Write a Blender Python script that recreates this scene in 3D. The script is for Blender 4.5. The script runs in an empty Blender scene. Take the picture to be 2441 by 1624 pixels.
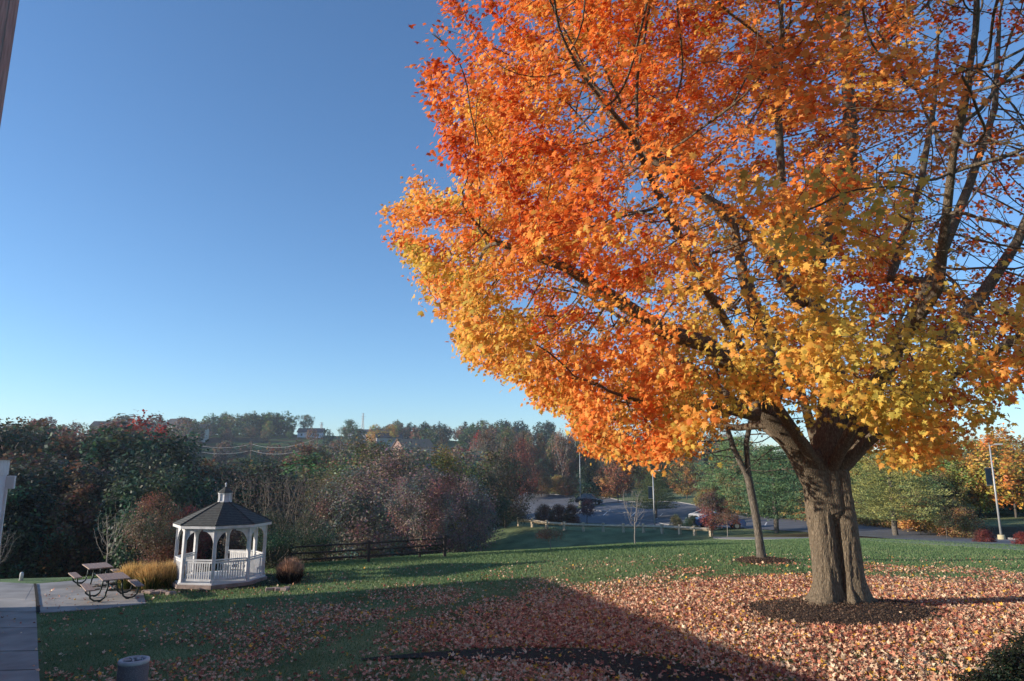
import bpy, math, random
import numpy as np
from mathutils import Vector
rnd = random.Random(7); rng = np.random.default_rng(11)
C = bpy.context.scene.collection
R = math.radians
# ------------------------------------------------------------------ camera, sky, sun, exposure
CZ = 3.3; F = 1600.0; TH = math.atan(0.1875)
cam_d = bpy.data.cameras.new('camera'); cam = bpy.data.objects.new('camera', cam_d); C.objects.link(cam)
cam_d.sensor_width = 36; cam_d.lens = F/2441*36; cam_d.clip_start = 0.1; cam_d.clip_end = 9000
cam.location = (0, 0, CZ); cam.rotation_euler = (math.pi/2+TH, 0, 0)
bpy.context.scene.camera = cam
SUN_EL = R(13.2); SUN_AZ = R(260)          # azimuth clockwise from +Y (the view direction)
sdir = Vector((math.sin(SUN_AZ)*math.cos(SUN_EL), math.cos(SUN_AZ)*math.cos(SUN_EL), math.sin(SUN_EL)))
w = bpy.data.worlds.new('World'); bpy.context.scene.world = w; w.use_nodes = True
wn = w.node_tree.nodes; wl = w.node_tree.links
sky = wn.new('ShaderNodeTexSky'); sky.sky_type = 'NISHITA'; sky.sun_disc = False
sky.sun_elevation = SUN_EL; sky.sun_rotation = SUN_AZ
sky.air_density = 0.95; sky.dust_density = 0.0; sky.ozone_density = 4.4
bg = wn['Background']; bg.inputs[1].default_value = 0.15
wl.new(sky.outputs[0], bg.inputs[0])
sl = bpy.data.lights.new('sun', 'SUN'); sl.energy = 5.0; sl.angle = R(0.5); sl.color = (1.0, 0.86, 0.70)
so = bpy.data.objects.new('sun', sl); C.objects.link(so)
so.rotation_euler = sdir.to_track_quat('Z', 'Y').to_euler()
vs = bpy.context.scene.view_settings
vs.view_transform = 'Standard'; vs.look = 'None'; vs.gamma = 1; vs.use_curve_mapping = False; vs.exposure = 0.6

# ------------------------------------------------------------------ helpers
def ray(px, py):
    v = 812-py
    return (px-1220.5, F*math.cos(TH)-v*math.sin(TH), v*math.cos(TH)+F*math.sin(TH))
def at(px, py, Y):
    d = ray(px, py); k = Y/d[1]
    return Vector((d[0]*k, Y, CZ+d[2]*k))
# terrain control points: picture position and metres below eye level, or plain (X, Y, H)
cp = []
for px, py, H in [(1990,1455,3.3),(1220,1624,3.5),(2441,1624,3.1),(1854,1624,3.3),(600,1624,3.9),(94,1624,4.3),(0,1500,4.45),
                  (540,1398,4.45),(240,1425,4.5),(80,1390,4.6),(0,1385,4.62),(1274,1372,4.0),(1817,1335,3.6),(2441,1400,3.45),(2250,1335,3.8),
                  (725,1346,4.75),(1035,1325,4.68),(1310,1310,4.55),(1514,1297,4.5),(1750,1290,4.5),(2060,1288,4.45),(2441,1304,4.15),
                  (1350,1265,6.2),(1690,1274,5.9),(1390,1205,6.5),(1283,1168,6.5),(1700,1215,6.3),(2070,1250,5.2),(2441,1292,4.75),(1180,1262,6.6),
                  (900,1392,4.25),(1500,1400,3.75),(1500,1500,3.5)]:
    d = ray(px, py); k = H/(-d[2]); cp.append((d[0]*k, d[1]*k, H))
cp += [(0,0,3.5),(0,-40,3.0),(-40,0,4.2),(40,0,2.9),(40,20,3.2),(-40,30,5.0),(60,45,4.0),(-18,34,5.2),(-14,46,8.2),(-4,50,7.6),(8,56,6.9),(-34,48,9),
       (-10,80,12.5),(-40,80,14),(-75,70,12),(-60,40,7),(10,90,8.8),(-50,150,13),(-110,140,12),(0,150,10.5),(-150,90,10),(25,190,6.5),(70,190,5.5),
       (80,95,4.4),(110,90,3.4),(120,60,3.2),(60,250,2),(-20,250,4),(-90,260,1),(-170,260,-3),(-250,400,-18),(-150,420,-20),(-60,420,-17),(30,420,-12),(120,420,-8),
       (260,400,-4),(400,100,2),(-400,100,2),(-400,-200,2),(400,-200,2),(-600,900,-12),(0,900,-8),(600,900,-4),(-1500,1800,10),(0,2000,10),(1500,1800,10),(1500,-300,5),(-1500,-300,5)]
cp = np.array(cp)
def _phi(dx, dy): return np.sqrt(dx*dx+dy*dy+9.0)
_A = _phi(cp[:,None,0]-cp[None,:,0], cp[:,None,1]-cp[None,:,1]); n_ = len(cp)
_P = np.hstack([np.ones((n_,1)), cp[:,:2]/100]); _M = np.zeros((n_+3, n_+3)); _M[:n_,:n_] = _A+np.eye(n_)*0.02; _M[:n_,n_:] = _P; _M[n_:,:n_] = _P.T
_W = np.linalg.solve(_M, np.concatenate([cp[:,2], np.zeros(3)]))
def gz(x, y):
    x = np.asarray(x, float); y = np.asarray(y, float); s = x.shape; x = x.ravel(); y = y.ravel()
    out = np.empty(len(x))
    for a in range(0, len(x), 20000):
        b = slice(a, a+20000)
        out[b] = _phi(x[b,None]-cp[None,:,0], y[b,None]-cp[None,:,1])@_W[:n_] + _W[n_]+_W[n_+1]*x[b]/100+_W[n_+2]*y[b]/100
    return (CZ-out).reshape(s)
def g1(x, y): return float(gz(np.array([x]), np.array([y]))[0])
def ground(px, py):                                   # where the sight line through a picture point meets the ground
    d = ray(px, py); ys = np.geomspace(6, 900, 1500); k = ys/d[1]
    z = CZ+d[2]*k-gz(d[0]*k, ys); i = np.argmax(z < 0) if (z < 0).any() else len(ys)-1
    if i == 0: i = 1
    t = z[i-1]/(z[i-1]-z[i]+1e-9); Y = ys[i-1]+(ys[i]-ys[i-1])*min(max(t,0),1)
    return d[0]*Y/d[1], Y
# value noise
_lat = np.random.default_rng(5).random((32,32,32))
def vnoise(p, s=1.0):
    p = np.asarray(p, float)/s+100.37; i = np.floor(p).astype(int); f = p-i; f = f*f*(3-2*f); o = 0
    for a in (0,1):
        for b in (0,1):
            for c in (0,1):
                wgt = (f[:,0] if a else 1-f[:,0])*(f[:,1] if b else 1-f[:,1])*(f[:,2] if c else 1-f[:,2])
                o = o+wgt*_lat[(i[:,0]+a)%32,(i[:,1]+b)%32,(i[:,2]+c)%32]
    return o
def nrm(v): return v/np.maximum(np.linalg.norm(v, axis=-1, keepdims=True), 1e-9)

class MB:                                             # collects shapes that become ONE mesh
    def __init__(s): s.v = []; s.f = []
    def add(s, vs_, fs_):
        o = len(s.v); s.v += [tuple(p) for p in vs_]; s.f += [tuple(i+o for i in f) for f in fs_]; return s
    def box(s, c, d, rz=0, ry=0):
        hx, hy, hz = d[0]/2, d[1]/2, d[2]/2; cs, sn = math.cos(rz), math.sin(rz); vv = []
        for x in (-hx,hx):
            for y in (-hy,hy):
                for z in (-hz,hz):
                    x2, z2 = x*math.cos(ry)+z*math.sin(ry), -x*math.sin(ry)+z*math.cos(ry)
                    vv.append((c[0]+x2*cs-y*sn, c[1]+x2*sn+y*cs, c[2]+z2))
        return s.add(vv, [(0,1,3,2),(4,6,7,5),(0,4,5,1),(2,3,7,6),(0,2,6,4),(1,5,7,3)])
    def tube(s, pts, rad, n=8, cap=True):
        pts = [Vector(p) for p in pts]; m = len(pts)
        if not hasattr(rad, '__len__'): rad = [rad]*m
        vv = []
        t0 = (pts[1]-pts[0]).normalized(); up = Vector((0,0,1)) if abs(t0.z) < .9 else Vector((1,0,0))
        u = t0.cross(up).normalized()
        for i in range(m):
            t = (pts[min(i+1,m-1)]-pts[max(i-1,0)]).normalized(); u = (u-t*u.dot(t)).normalized(); v = t.cross(u)
            for k in range(n):
                a = 2*math.pi*k/n; vv.append(pts[i]+(u*math.cos(a)+v*math.sin(a))*rad[i])
        ff = [(i*n+k, i*n+(k+1)%n, (i+1)*n+(k+1)%n, (i+1)*n+k) for i in range(m-1) for k in range(n)]
        if cap: ff += [tuple(range(n-1,-1,-1)), tuple(range((m-1)*n, m*n))]
        return s.add(vv, ff)
    def lathe(s, prof, c=(0,0,0), n=24):
        vv = [(c[0]+r*math.cos(2*math.pi*k/n), c[1]+r*math.sin(2*math.pi*k/n), c[2]+z) for r, z in prof for k in range(n)]
        ff = [(i*n+k, i*n+(k+1)%n, (i+1)*n+(k+1)%n, (i+1)*n+k) for i in range(len(prof)-1) for k in range(n)]
        ff += [tuple(range(n-1,-1,-1)), tuple(range((len(prof)-1)*n, len(prof)*n))]
        return s.add(vv, ff)
    def prism(s, poly, axis, a, b):                   # poly in the two other axes, extruded from a to b along axis
        n = len(poly)
        def P(p, t): return {0:(t,p[0],p[1]),1:(p[0],t,p[1]),2:(p[0],p[1],t)}[axis]
        return s.add([P(p,a) for p in poly]+[P(p,b) for p in poly], [tuple(range(n))[::-1], tuple(range(n,2*n))]+[(i,(i+1)%n,n+(i+1)%n,n+i) for i in range(n)])
    def build(s, name, mat, parent=None, smooth=False, bevel=0):
        me = bpy.data.meshes.new(name); me.from_pydata(s.v, [], s.f); me.update()
        if smooth:
            for p in me.polygons: p.use_smooth = True
        o = link(name, me, mat, parent)
        if bevel:
            m = o.modifiers.new('bevel','BEVEL'); m.width = bevel; m.segments = 2; m.limit_method = 'ANGLE'
        return o
def link(name, me, mat, parent=None):
    if mat: me.materials.append(mat)
    o = bpy.data.objects.new(name, me); C.objects.link(o)
    if parent: o.parent = parent
    return o
def bigmesh(name, V, T, mat, parent=None, col=None, smooth=False, flat_attr=None):
    """V (n,3), T (m,k) faces all of k corners"""
    me = bpy.data.meshes.new(name); V = np.asarray(V, np.float32); T = np.asarray(T, np.int32); k = T.shape[1]
    me.vertices.add(len(V)); me.vertices.foreach_set('co', V.ravel())
    me.loops.add(T.size); me.loops.foreach_set('vertex_index', T.ravel())
    me.polygons.add(len(T)); me.polygons.foreach_set('loop_start', np.arange(len(T), dtype=np.int32)*k)
    me.polygons.foreach_set('loop_total', np.full(len(T), k, np.int32))
    if smooth: me.polygons.foreach_set('use_smooth', np.ones(len(T), bool))
    me.update(calc_edges=True)
    if col is not None:
        a = me.color_attributes.new('col', 'FLOAT_COLOR', 'POINT')
        c4 = np.ones((len(V),4), np.float32); c4[:,:3] = col; a.data.foreach_set('color', c4.ravel())
    return link(name, me, mat, parent)
def empty(name, loc, rz=0):
    o = bpy.data.objects.new(name, None); C.objects.link(o); o.location = loc; o.rotation_euler = (0,0,rz); o.empty_display_size = .2; return o
def tag(o, label=None, cat=None, group=None, kind=None):
    if label: o['label'] = label
    if cat: o['category'] = cat
    if group: o['group'] = group
    if kind: o['kind'] = kind
    return o
def copy_tree(o, parent=None):
    c = o.copy(); C.objects.link(c)
    if parent: c.parent = parent
    for ch in [x for x in C.objects if x.parent == o]: copy_tree(ch, c)
    return c

# ------------------------------------------------------------------ materials
def mat(name, col, rough=.8, var=.25, scale=6, bump=0, bscale=40, metal=0, spec=.3, dist=.02, stretch=None):
    m = bpy.data.materials.new(name); m.use_nodes = True; nt = m.node_tree; N = nt.nodes; L = nt.links; b = N['Principled BSDF']
    b.inputs['Roughness'].default_value = rough; b.inputs['Metallic'].default_value = metal; b.inputs['Specular IOR Level'].default_value = spec
    tc = N.new('ShaderNodeTexCoord'); mp = N.new('ShaderNodeMapping'); L.new(tc.outputs['Object'], mp.inputs[0])
    if stretch: mp.inputs['Scale'].default_value = stretch
    nz = N.new('ShaderNodeTexNoise'); nz.inputs['Scale'].default_value = scale; nz.inputs['Detail'].default_value = 6; L.new(mp.outputs[0], nz.inputs[0])
    mr = N.new('ShaderNodeMapRange'); mr.inputs[1].default_value = .3; mr.inputs[2].default_value = .7; mr.inputs[3].default_value = 1-var; mr.inputs[4].default_value = 1+var
    L.new(nz.outputs['Fac'], mr.inputs[0])
    mx = N.new('ShaderNodeVectorMath'); mx.operation = 'SCALE'; mx.inputs[0].default_value = col; L.new(mr.outputs[0], mx.inputs['Scale']); L.new(mx.outputs[0], b.inputs['Base Color'])
    if bump:
        n2 = N.new('ShaderNodeTexNoise'); n2.inputs['Scale'].default_value = bscale; n2.inputs['Detail'].default_value = 8; L.new(mp.outputs[0], n2.inputs[0])
        bp = N.new('ShaderNodeBump'); bp.inputs['Strength'].default_value = bump; bp.inputs['Distance'].default_value = dist; L.new(n2.outputs['Fac'], bp.inputs['Height']); L.new(bp.outputs[0], b.inputs['Normal'])
    return m
def leafmat(name, trans=.4, objcol=False, gain=1.0, rough=.55):
    m = bpy.data.materials.new(name); m.use_nodes = True; nt = m.node_tree; N = nt.nodes; L = nt.links; N.remove(N['Principled BSDF'])
    at_ = N.new('ShaderNodeAttribute'); at_.attribute_name = 'col'; colr = at_.outputs['Color']
    if objcol:
        oi = N.new('ShaderNodeObjectInfo'); mm = N.new('ShaderNodeVectorMath'); mm.operation = 'MULTIPLY'; L.new(colr, mm.inputs[0]); L.new(oi.outputs['Color'], mm.inputs[1]); colr = mm.outputs[0]
    d = N.new('ShaderNodeBsdfPrincipled'); d.inputs['Roughness'].default_value = rough; d.inputs['Specular IOR Level'].default_value = .25
    t = N.new('ShaderNodeBsdfTranslucent'); mx = N.new('ShaderNodeMixShader'); mx.inputs[0].default_value = trans
    L.new(colr, d.inputs['Base Color']); L.new(colr, t.inputs[0]); L.new(d.outputs[0], mx.inputs[1]); L.new(t.outputs[0], mx.inputs[2]); L.new(mx.outputs[0], N['Material Output'].inputs[0])
    return m
M = {}
M['leaf'] = leafmat('autumn_leaf', .5)
M['foliage'] = leafmat('tree_foliage', .3, True)
M['litter'] = leafmat('fallen_leaf', .1, rough=.6)
M['blade'] = leafmat('grass_blade', .3)
M['white'] = mat('white_paint', (.60,.61,.62), .5, .16, 5, .05, 30)
M['white_dirty'] = mat('aged_white_paint', (.62,.63,.64), .6, .12, 2)
M['concrete'] = mat('concrete', (.33,.32,.30), .9, .28, .9, .25, 60)
M['asphalt'] = mat('asphalt', (.13,.137,.15), .85, .2, .35, .2, 90)
M['walk'] = mat('sidewalk', (.24,.24,.24), .9, .12, .8)
M['paint'] = mat('road_paint', (.65,.65,.62), .7, .2, 3)
M['mulch'] = mat('mulch', (.06,.042,.032), .95, .7, 22, 1.0, 35, dist=.08)
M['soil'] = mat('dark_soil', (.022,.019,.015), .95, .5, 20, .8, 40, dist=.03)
M['dark_wood'] = mat('weathered_rail', (.055,.045,.04), .85, .3, 8, .4, 60)
M['timber'] = mat('timber_rail', (.48,.40,.28), .8, .2, 5, .3, 50)
M['table_top'] = mat('table_plank', (.30,.22,.18), .65, .2, 7, .3, 50, stretch=(6,1,1))
M['green_steel'] = mat('dark_steel_tube', (.02,.035,.035), .4, .1, 3, metal=.3)
M['galv'] = mat('galvanised_steel', (.42,.43,.43), .5, .1, 4, metal=.3)
M['pole_wood'] = mat('utility_pole_wood', (.15,.11,.08), .9, .2, 6)
M['banner'] = mat('navy_banner', (.02,.04,.06), .8, .2, 3)
M['yellowcon'] = mat('tan_concrete_base', (.50,.44,.28), .85, .12, 3)
M['stone'] = mat('edging_stone', (.32,.25,.22), .85, .3, 4, .4, 20)
M['brown_clad'] = mat('brown_wall', (.42,.30,.28), .85, .25, 7, .6, 40, stretch=(7,7,.6))
M['siding'] = mat('pale_siding', (.55,.57,.62), .6, .08, 2)
M['house_wall'] = mat('cream_house_wall', (.50,.46,.38), .8, .1, .5)
M['house_grey'] = mat('grey_house_wall', (.30,.32,.34), .8, .1, .5)
M['brick'] = mat('brown_brick', (.26,.17,.14), .85, .15, 1)
M['roof_tile'] = mat('house_roof', (.06,.06,.065), .85, .25, 2)
M['roof_brown'] = mat('brown_roof', (.26,.16,.10), .85, .25, 4)
M['glass'] = mat('window_glass', (.03,.04,.05), .1, .05, 1, spec=.8)
M['tyre'] = mat('tyre_rubber', (.015,.015,.016), .85, .1, 5)
M['rim'] = mat('wheel_rim', (.45,.45,.46), .3, .05, 5, metal=.8)
M['lamp'] = mat('lamp_lens', (.7,.7,.66), .2, .05, 5)
M['dark_plastic'] = mat('dark_plastic', (.02,.02,.022), .5, .1, 5)
M['ash_sand'] = mat('bin_rim', (.42,.44,.47), .5, .15, 8)
M['bin'] = mat('bin_side', (.16,.15,.17), .8, .3, 60, .5, 80)
def bark(name, col, sc=1.0, stren=.9):
    m = bpy.data.materials.new(name); m.use_nodes = True; nt = m.node_tree; N = nt.nodes; L = nt.links; b = N['Principled BSDF']; b.inputs['Roughness'].default_value = .92; b.inputs['Specular IOR Level'].default_value = .15
    tc = N.new('ShaderNodeTexCoord'); mp = N.new('ShaderNodeMapping'); mp.inputs['Scale'].default_value = (13*sc,13*sc,3.6*sc); L.new(tc.outputs['Object'], mp.inputs[0])
    nz = N.new('ShaderNodeTexNoise'); nz.inputs['Scale'].default_value = 1.3; nz.inputs['Detail'].default_value = 9; nz.inputs['Roughness'].default_value = .65; nz.inputs['Distortion'].default_value = .6; L.new(mp.outputs[0], nz.inputs[0])
    v = N.new('ShaderNodeTexVoronoi'); v.inputs['Scale'].default_value = 1.4; v.feature = 'DISTANCE_TO_EDGE'
    ad = N.new('ShaderNodeVectorMath'); L.new(mp.outputs[0], ad.inputs[0]); L.new(nz.outputs['Color'], ad.inputs[1]); L.new(ad.outputs[0], v.inputs[0])
    mu = N.new('ShaderNodeMath'); mu.operation = 'MULTIPLY_ADD'; mu.inputs[1].default_value = 1.0; L.new(v.outputs['Distance'], mu.inputs[0]); L.new(nz.outputs['Fac'], mu.inputs[2])
    cr = N.new('ShaderNodeValToRGB'); cr.color_ramp.elements[0].position = .35; cr.color_ramp.elements[0].color = (*[c*.35 for c in col],1); cr.color_ramp.elements[1].position = .95; cr.color_ramp.elements[1].color = (*[c*1.25 for c in col],1)
    L.new(mu.outputs[0], cr.inputs[0]); L.new(cr.outputs[0], b.inputs['Base Color'])
    bp = N.new('ShaderNodeBump'); bp.inputs['Strength'].default_value = stren; bp.inputs['Distance'].default_value = .04; L.new(mu.outputs[0], bp.inputs['Height']); L.new(bp.outputs[0], b.inputs['Normal'])
    return m
M['bark'] = bark('maple_bark', (.225,.185,.135), 1.5, 1.0); M['bark2'] = bark('grey_bark', (.17,.15,.125), 1.0, .6); M['twig'] = mat('twig_bark', (.10,.085,.07), .9, .2, 6)
M['pale_twig'] = mat('pale_bark', (.22,.20,.18), .9, .2, 6)
# shingles
def shingle():
    m = bpy.data.materials.new('gazebo_shingles'); m.use_nodes = True; nt = m.node_tree; N = nt.nodes; L = nt.links; b = N['Principled BSDF']; b.inputs['Roughness'].default_value = .9
    tc = N.new('ShaderNodeTexCoord'); sp = N.new('ShaderNodeSeparateXYZ'); L.new(tc.outputs['Object'], sp.inputs[0])
    wv = N.new('ShaderNodeTexWave'); wv.wave_type = 'BANDS'; wv.bands_direction = 'Z'; wv.wave_profile = 'SAW'; wv.inputs['Scale'].default_value = 5.2; L.new(tc.outputs['Object'], wv.inputs[0])
    nz = N.new('ShaderNodeTexNoise'); nz.inputs['Scale'].default_value = 9; L.new(tc.outputs['Object'], nz.inputs[0])
    a = N.new('ShaderNodeMath'); a.operation = 'MULTIPLY'; L.new(wv.outputs['Fac'], a.inputs[0]); L.new(nz.outputs['Fac'], a.inputs[1])
    cr = N.new('ShaderNodeValToRGB'); cr.color_ramp.elements[0].color = (.018,.02,.019,1); cr.color_ramp.elements[1].color = (.11,.115,.105,1); cr.color_ramp.elements[1].position = .6
    L.new(a.outputs[0], cr.inputs[0]); L.new(cr.outputs[0], b.inputs['Base Color'])
    bp = N.new('ShaderNodeBump'); bp.inputs['Strength'].default_value = .6; bp.inputs['Distance'].default_value = .02; L.new(wv.outputs['Fac'], bp.inputs['Height']); L.new(bp.outputs[0], b.inputs['Normal'])
    return m
M['shingle'] = shingle()
# ground: grass, fields and woodland floor chosen by a per-vertex cover map
def groundmat():
    m = bpy.data.materials.new('ground'); m.use_nodes = True; nt = m.node_tree; N = nt.nodes; L = nt.links; b = N['Principled BSDF']; b.inputs['Roughness'].default_value = .95; b.inputs['Specular IOR Level'].default_value = .1
    tc = N.new('ShaderNodeTexCoord'); at_ = N.new('ShaderNodeAttribute'); at_.attribute_name = 'col'
    n1 = N.new('ShaderNodeTexNoise'); n1.inputs['Scale'].default_value = .55; n1.inputs['Detail'].default_value = 7; L.new(tc.outputs['Object'], n1.inputs[0])
    n2 = N.new('ShaderNodeTexNoise'); n2.inputs['Scale'].default_value = 22; n2.inputs['Detail'].default_value = 8; n2.inputs['Roughness'].default_value = .75; L.new(tc.outputs['Object'], n2.inputs[0])
    m1 = N.new('ShaderNodeMapRange'); m1.inputs[1].default_value=.3; m1.inputs[2].default_value=.7; m1.inputs[3].default_value=.62; m1.inputs[4].default_value=1.35; L.new(n1.outputs['Fac'], m1.inputs[0])
    m2 = N.new('ShaderNodeMapRange'); m2.inputs[1].default_value=.3; m2.inputs[2].default_value=.7; m2.inputs[3].default_value=.45; m2.inputs[4].default_value=1.5; L.new(n2.outputs['Fac'], m2.inputs[0])
    mu = N.new('ShaderNodeMath'); mu.operation='MULTIPLY'; L.new(m1.outputs[0], mu.inputs[0]); L.new(m2.outputs[0], mu.inputs[1])
    sc = N.new('ShaderNodeVectorMath'); sc.operation='SCALE'; L.new(at_.outputs['Color'], sc.inputs[0]); L.new(mu.outputs[0], sc.inputs['Scale']); L.new(sc.outputs[0], b.inputs['Base Color'])
    bp = N.new('ShaderNodeBump'); bp.inputs['Strength'].default_value=.9; bp.inputs['Distance'].default_value=.05; L.new(n2.outputs['Fac'], bp.inputs['Height']); L.new(bp.outputs[0], b.inputs['Normal'])
    return m
M['ground'] = groundmat()
MX, MY = ground(2006, 1452)                           # the maple's foot
# ------------------------------------------------------------------ ground sheet
def axis(lo, hi, fine_lo, fine_hi, d, g):
    a = list(np.arange(fine_lo, fine_hi, d)); s = d; x = fine_lo
    pre = []
    while x > lo: s *= g; x -= s; pre.append(x)
    s = d; x = a[-1]; post = []
    while x < hi: s *= g; x += s; post.append(x)
    return np.array(pre[::-1]+a+post)
gx = axis(-3000, 3000, -24, 28, .6, 1.07); gy = axis(-400, 4000, 2, 72, .6, 1.06)
GX, GY = np.meshgrid(gx, gy); GZ = gz(GX, GY)
def sstep(a, b, x): t = np.clip((x-a)/(b-a), 0, 1); return t*t*(3-2*t)
lawn_edge = [ground(*p) for p in [(-400,1372),(0,1376),(300,1352),(725,1343),(880,1334),(1035,1322),(1310,1300),(1514,1284),(1750,1280),(2441,1300)]]
lex = np.array([p[0] for p in lawn_edge]); ley = np.array([p[1] for p in lawn_edge])
edge_y = np.interp(GX, lex, ley)
fl = np.stack([GX.ravel(), GY.ravel(), 0*GX.ravel()], 1)
nzf = vnoise(fl, 9).reshape(GX.shape); nzm = vnoise(fl, 1.6).reshape(GX.shape)
lawn = np.array([.17,.245,.115]); wood = np.array([.050,.038,.024]); field = np.array([.075,.13,.035]); brown = np.array([.16,.10,.05])
k = sstep(0, 3, GY-edge_y+2*nzm-1)[...,None]; col = lawn*(1-k)+(wood*.6+brown*.25)*k
kb = (np.exp(-((GY-edge_y-1.2)/1.8)**2)*(GX > 2)*.75*nzm)[...,None]; col = col*(1-kb)+brown*kb
far = sstep(170, 230, GY)[...,None]*sstep(.35,.5,nzf)[...,None]; col = col*(1-far)+field*far
lotk = ((GY > 60)&(GX > -5)&(GY < 230)); 
lk = (sstep(55, 60, GY)*sstep(-8, 4, GX)*(1-sstep(180,200,GY)))[...,None]; col = col*(1-lk)+(lawn*.7+brown*.3)*lk
# patchy thin lawn under the maple
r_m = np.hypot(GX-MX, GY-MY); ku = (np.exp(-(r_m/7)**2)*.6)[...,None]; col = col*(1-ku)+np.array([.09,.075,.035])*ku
ny, nx = GX.shape; ii = (np.arange(ny-1)[:,None]*nx+np.arange(nx-1)[None,:]).ravel()
T = np.stack([ii, ii+1, ii+nx+1, ii+nx], 1)
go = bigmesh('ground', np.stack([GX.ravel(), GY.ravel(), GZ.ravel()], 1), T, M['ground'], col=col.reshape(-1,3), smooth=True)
tag(go, kind='structure')

def drape(name, left, right, m, dz, n=40, k=6, label=None, kind='structure', thick=0):
    """ruled sheet between two ground polylines, laid dz above the terrain"""
    def res(pts):
        p = np.array(pts, float); d = np.r_[0, np.cumsum(np.hypot(*np.diff(p, axis=0).T))]; t = np.linspace(0, d[-1], n)
        return np.stack([np.interp(t, d, p[:,0]), np.interp(t, d, p[:,1])], 1)
    A, B = res(left), res(right); u = np.linspace(0,1,k)[None,:,None]; G = A[:,None]*(1-u)+B[:,None]*u
    z = gz(G[...,0], G[...,1])+dz; V = np.concatenate([G, z[...,None]], 2).reshape(-1,3)
    i = (np.arange(n-1)[:,None]*k+np.arange(k-1)[None,:]).ravel(); T_ = np.stack([i,i+1,i+k+1,i+k],1)
    V = list(map(tuple, V)); F_ = [tuple(map(int,t)) for t in T_]
    if thick:
        nb = len(V); V += [(a,b,c-thick) for a,b,c in V]
        rim = [i_*k for i_ in range(n)]+[(n-1)*k+j for j in range(1,k)]+[i_*k+k-1 for i_ in range(n-2,-1,-1)]+[j for j in range(k-2,0,-1)]
        F_ += [(rim[a], rim[(a+1)%len(rim)], rim[(a+1)%len(rim)]+nb, rim[a]+nb) for a in range(len(rim))]
    mb = MB(); mb.v = V; mb.f = F_; o = mb.build(name, m, smooth=False); tag(o, label, kind=kind); return o
gp = lambda *a: [ground(x, y) for x, y in a]
# path (left edge of the frame) and picnic pad
pe = [ground(97,1700), ground(94,1624), ground(88,1500), ground(83,1410), ground(82,1394)]
def off(pts, dx): return [(x+dx, y-0.0) for x, y in pts]
drape('path', [(x-3.4, y) for x, y in pe], pe, M['concrete'], .03, 40, 6, thick=.12)
pad_near = gp((91,1463),(150,1459),(240,1453),(345,1440)); pad_far = gp((84,1393),(170,1386),(250,1378),(330,1376))
drape('patio', [(x+.03,y) for x,y in pad_near], pad_far, M['concrete'], .022, 14, 6, thick=.12)
pf = gp((-260,1395),(0,1390),(81,1394)); 
drape('path', gp((-260,1425),(0,1428),(60,1432)), [(x-.0,y) for x,y in pf], M['concrete'], .034, 16, 6, thick=.12)
# joints in the path
for i, yy in enumerate([1600, 1555, 1500, 1462]):
    a = ground(96-(1624-yy)*.045, yy); mb = MB()
    pts = [(a[0]-.01-3.35*t, a[1]-.05*t) for t in np.linspace(0,1,12)]
    drape('path_joint', [(x, y) for x, y in pts], [(x, y+.03) for x, y in pts], M['soil'], .037 if i else .037, 12, 2)
a0 = ground(91,1463); a1 = ground(83,1394)
drape('path_joint', [(a0[0]-.05,a0[1]),(a1[0]-.05,a1[1])], [(a0[0]+.06,a0[1]),(a1[0]+.06,a1[1])], M['soil'], .045, 14, 2)
# car park, road, far road, sidewalk
lot_far = gp((1100,1176),(1283,1176),(1450,1187),(1700,1215),(1900,1236),(2070,1251),(2250,1272),(2441,1291),(2700,1318))
lot_near = gp((1100,1232),(1283,1243),(1450,1250),(1620,1255),(1900,1268),(2070,1281),(2250,1296),(2441,1301.5),(2700,1330))
drape('car_park', lot_far, lot_near, M['asphalt'], .05, 60, 12)
drape('kerb', lot_far, [(x, y+.35) for x, y in lot_far], M['walk'], .17, 60, 2, thick=.2)
drape('pavement', gp((1700,1284),(1900,1286),(2080,1291),(2250,1301),(2441,1313),(2700,1330)), gp((1700,1280),(1900,1282),(2080,1284),(2250,1294),(2441,1304),(2700,1320)), M['walk'], .03, 40, 3, thick=.1)
for k_ in range(9):                                    # bay lines
    a = ground(1330+k_*62, 1205+k_*5.2); b = (a[0]-2.2, a[1]-5.5)
    drape('road_marking', [a, b], [(a[0]+.14,a[1]),(b[0]+.14,b[1])], M['paint'], .056, 6, 2)
# traffic island strips in the car park
for pts in [((1490,1238),(1560,1244),(1640,1253)), ((1310,1212),(1400,1219),(1500,1224))]:
    L_ = gp(*pts); drape('kerb', L_, [(x, y+.8) for x, y in L_], M['walk'], .16, 12, 2, thick=.15)
# far road glimpsed in the valley
fr = [(-60,150),(-30,158),(0,168)]
drape('road', fr, [(x, y+7) for x, y in fr], M['asphalt'], .1, 30, 3)

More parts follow.
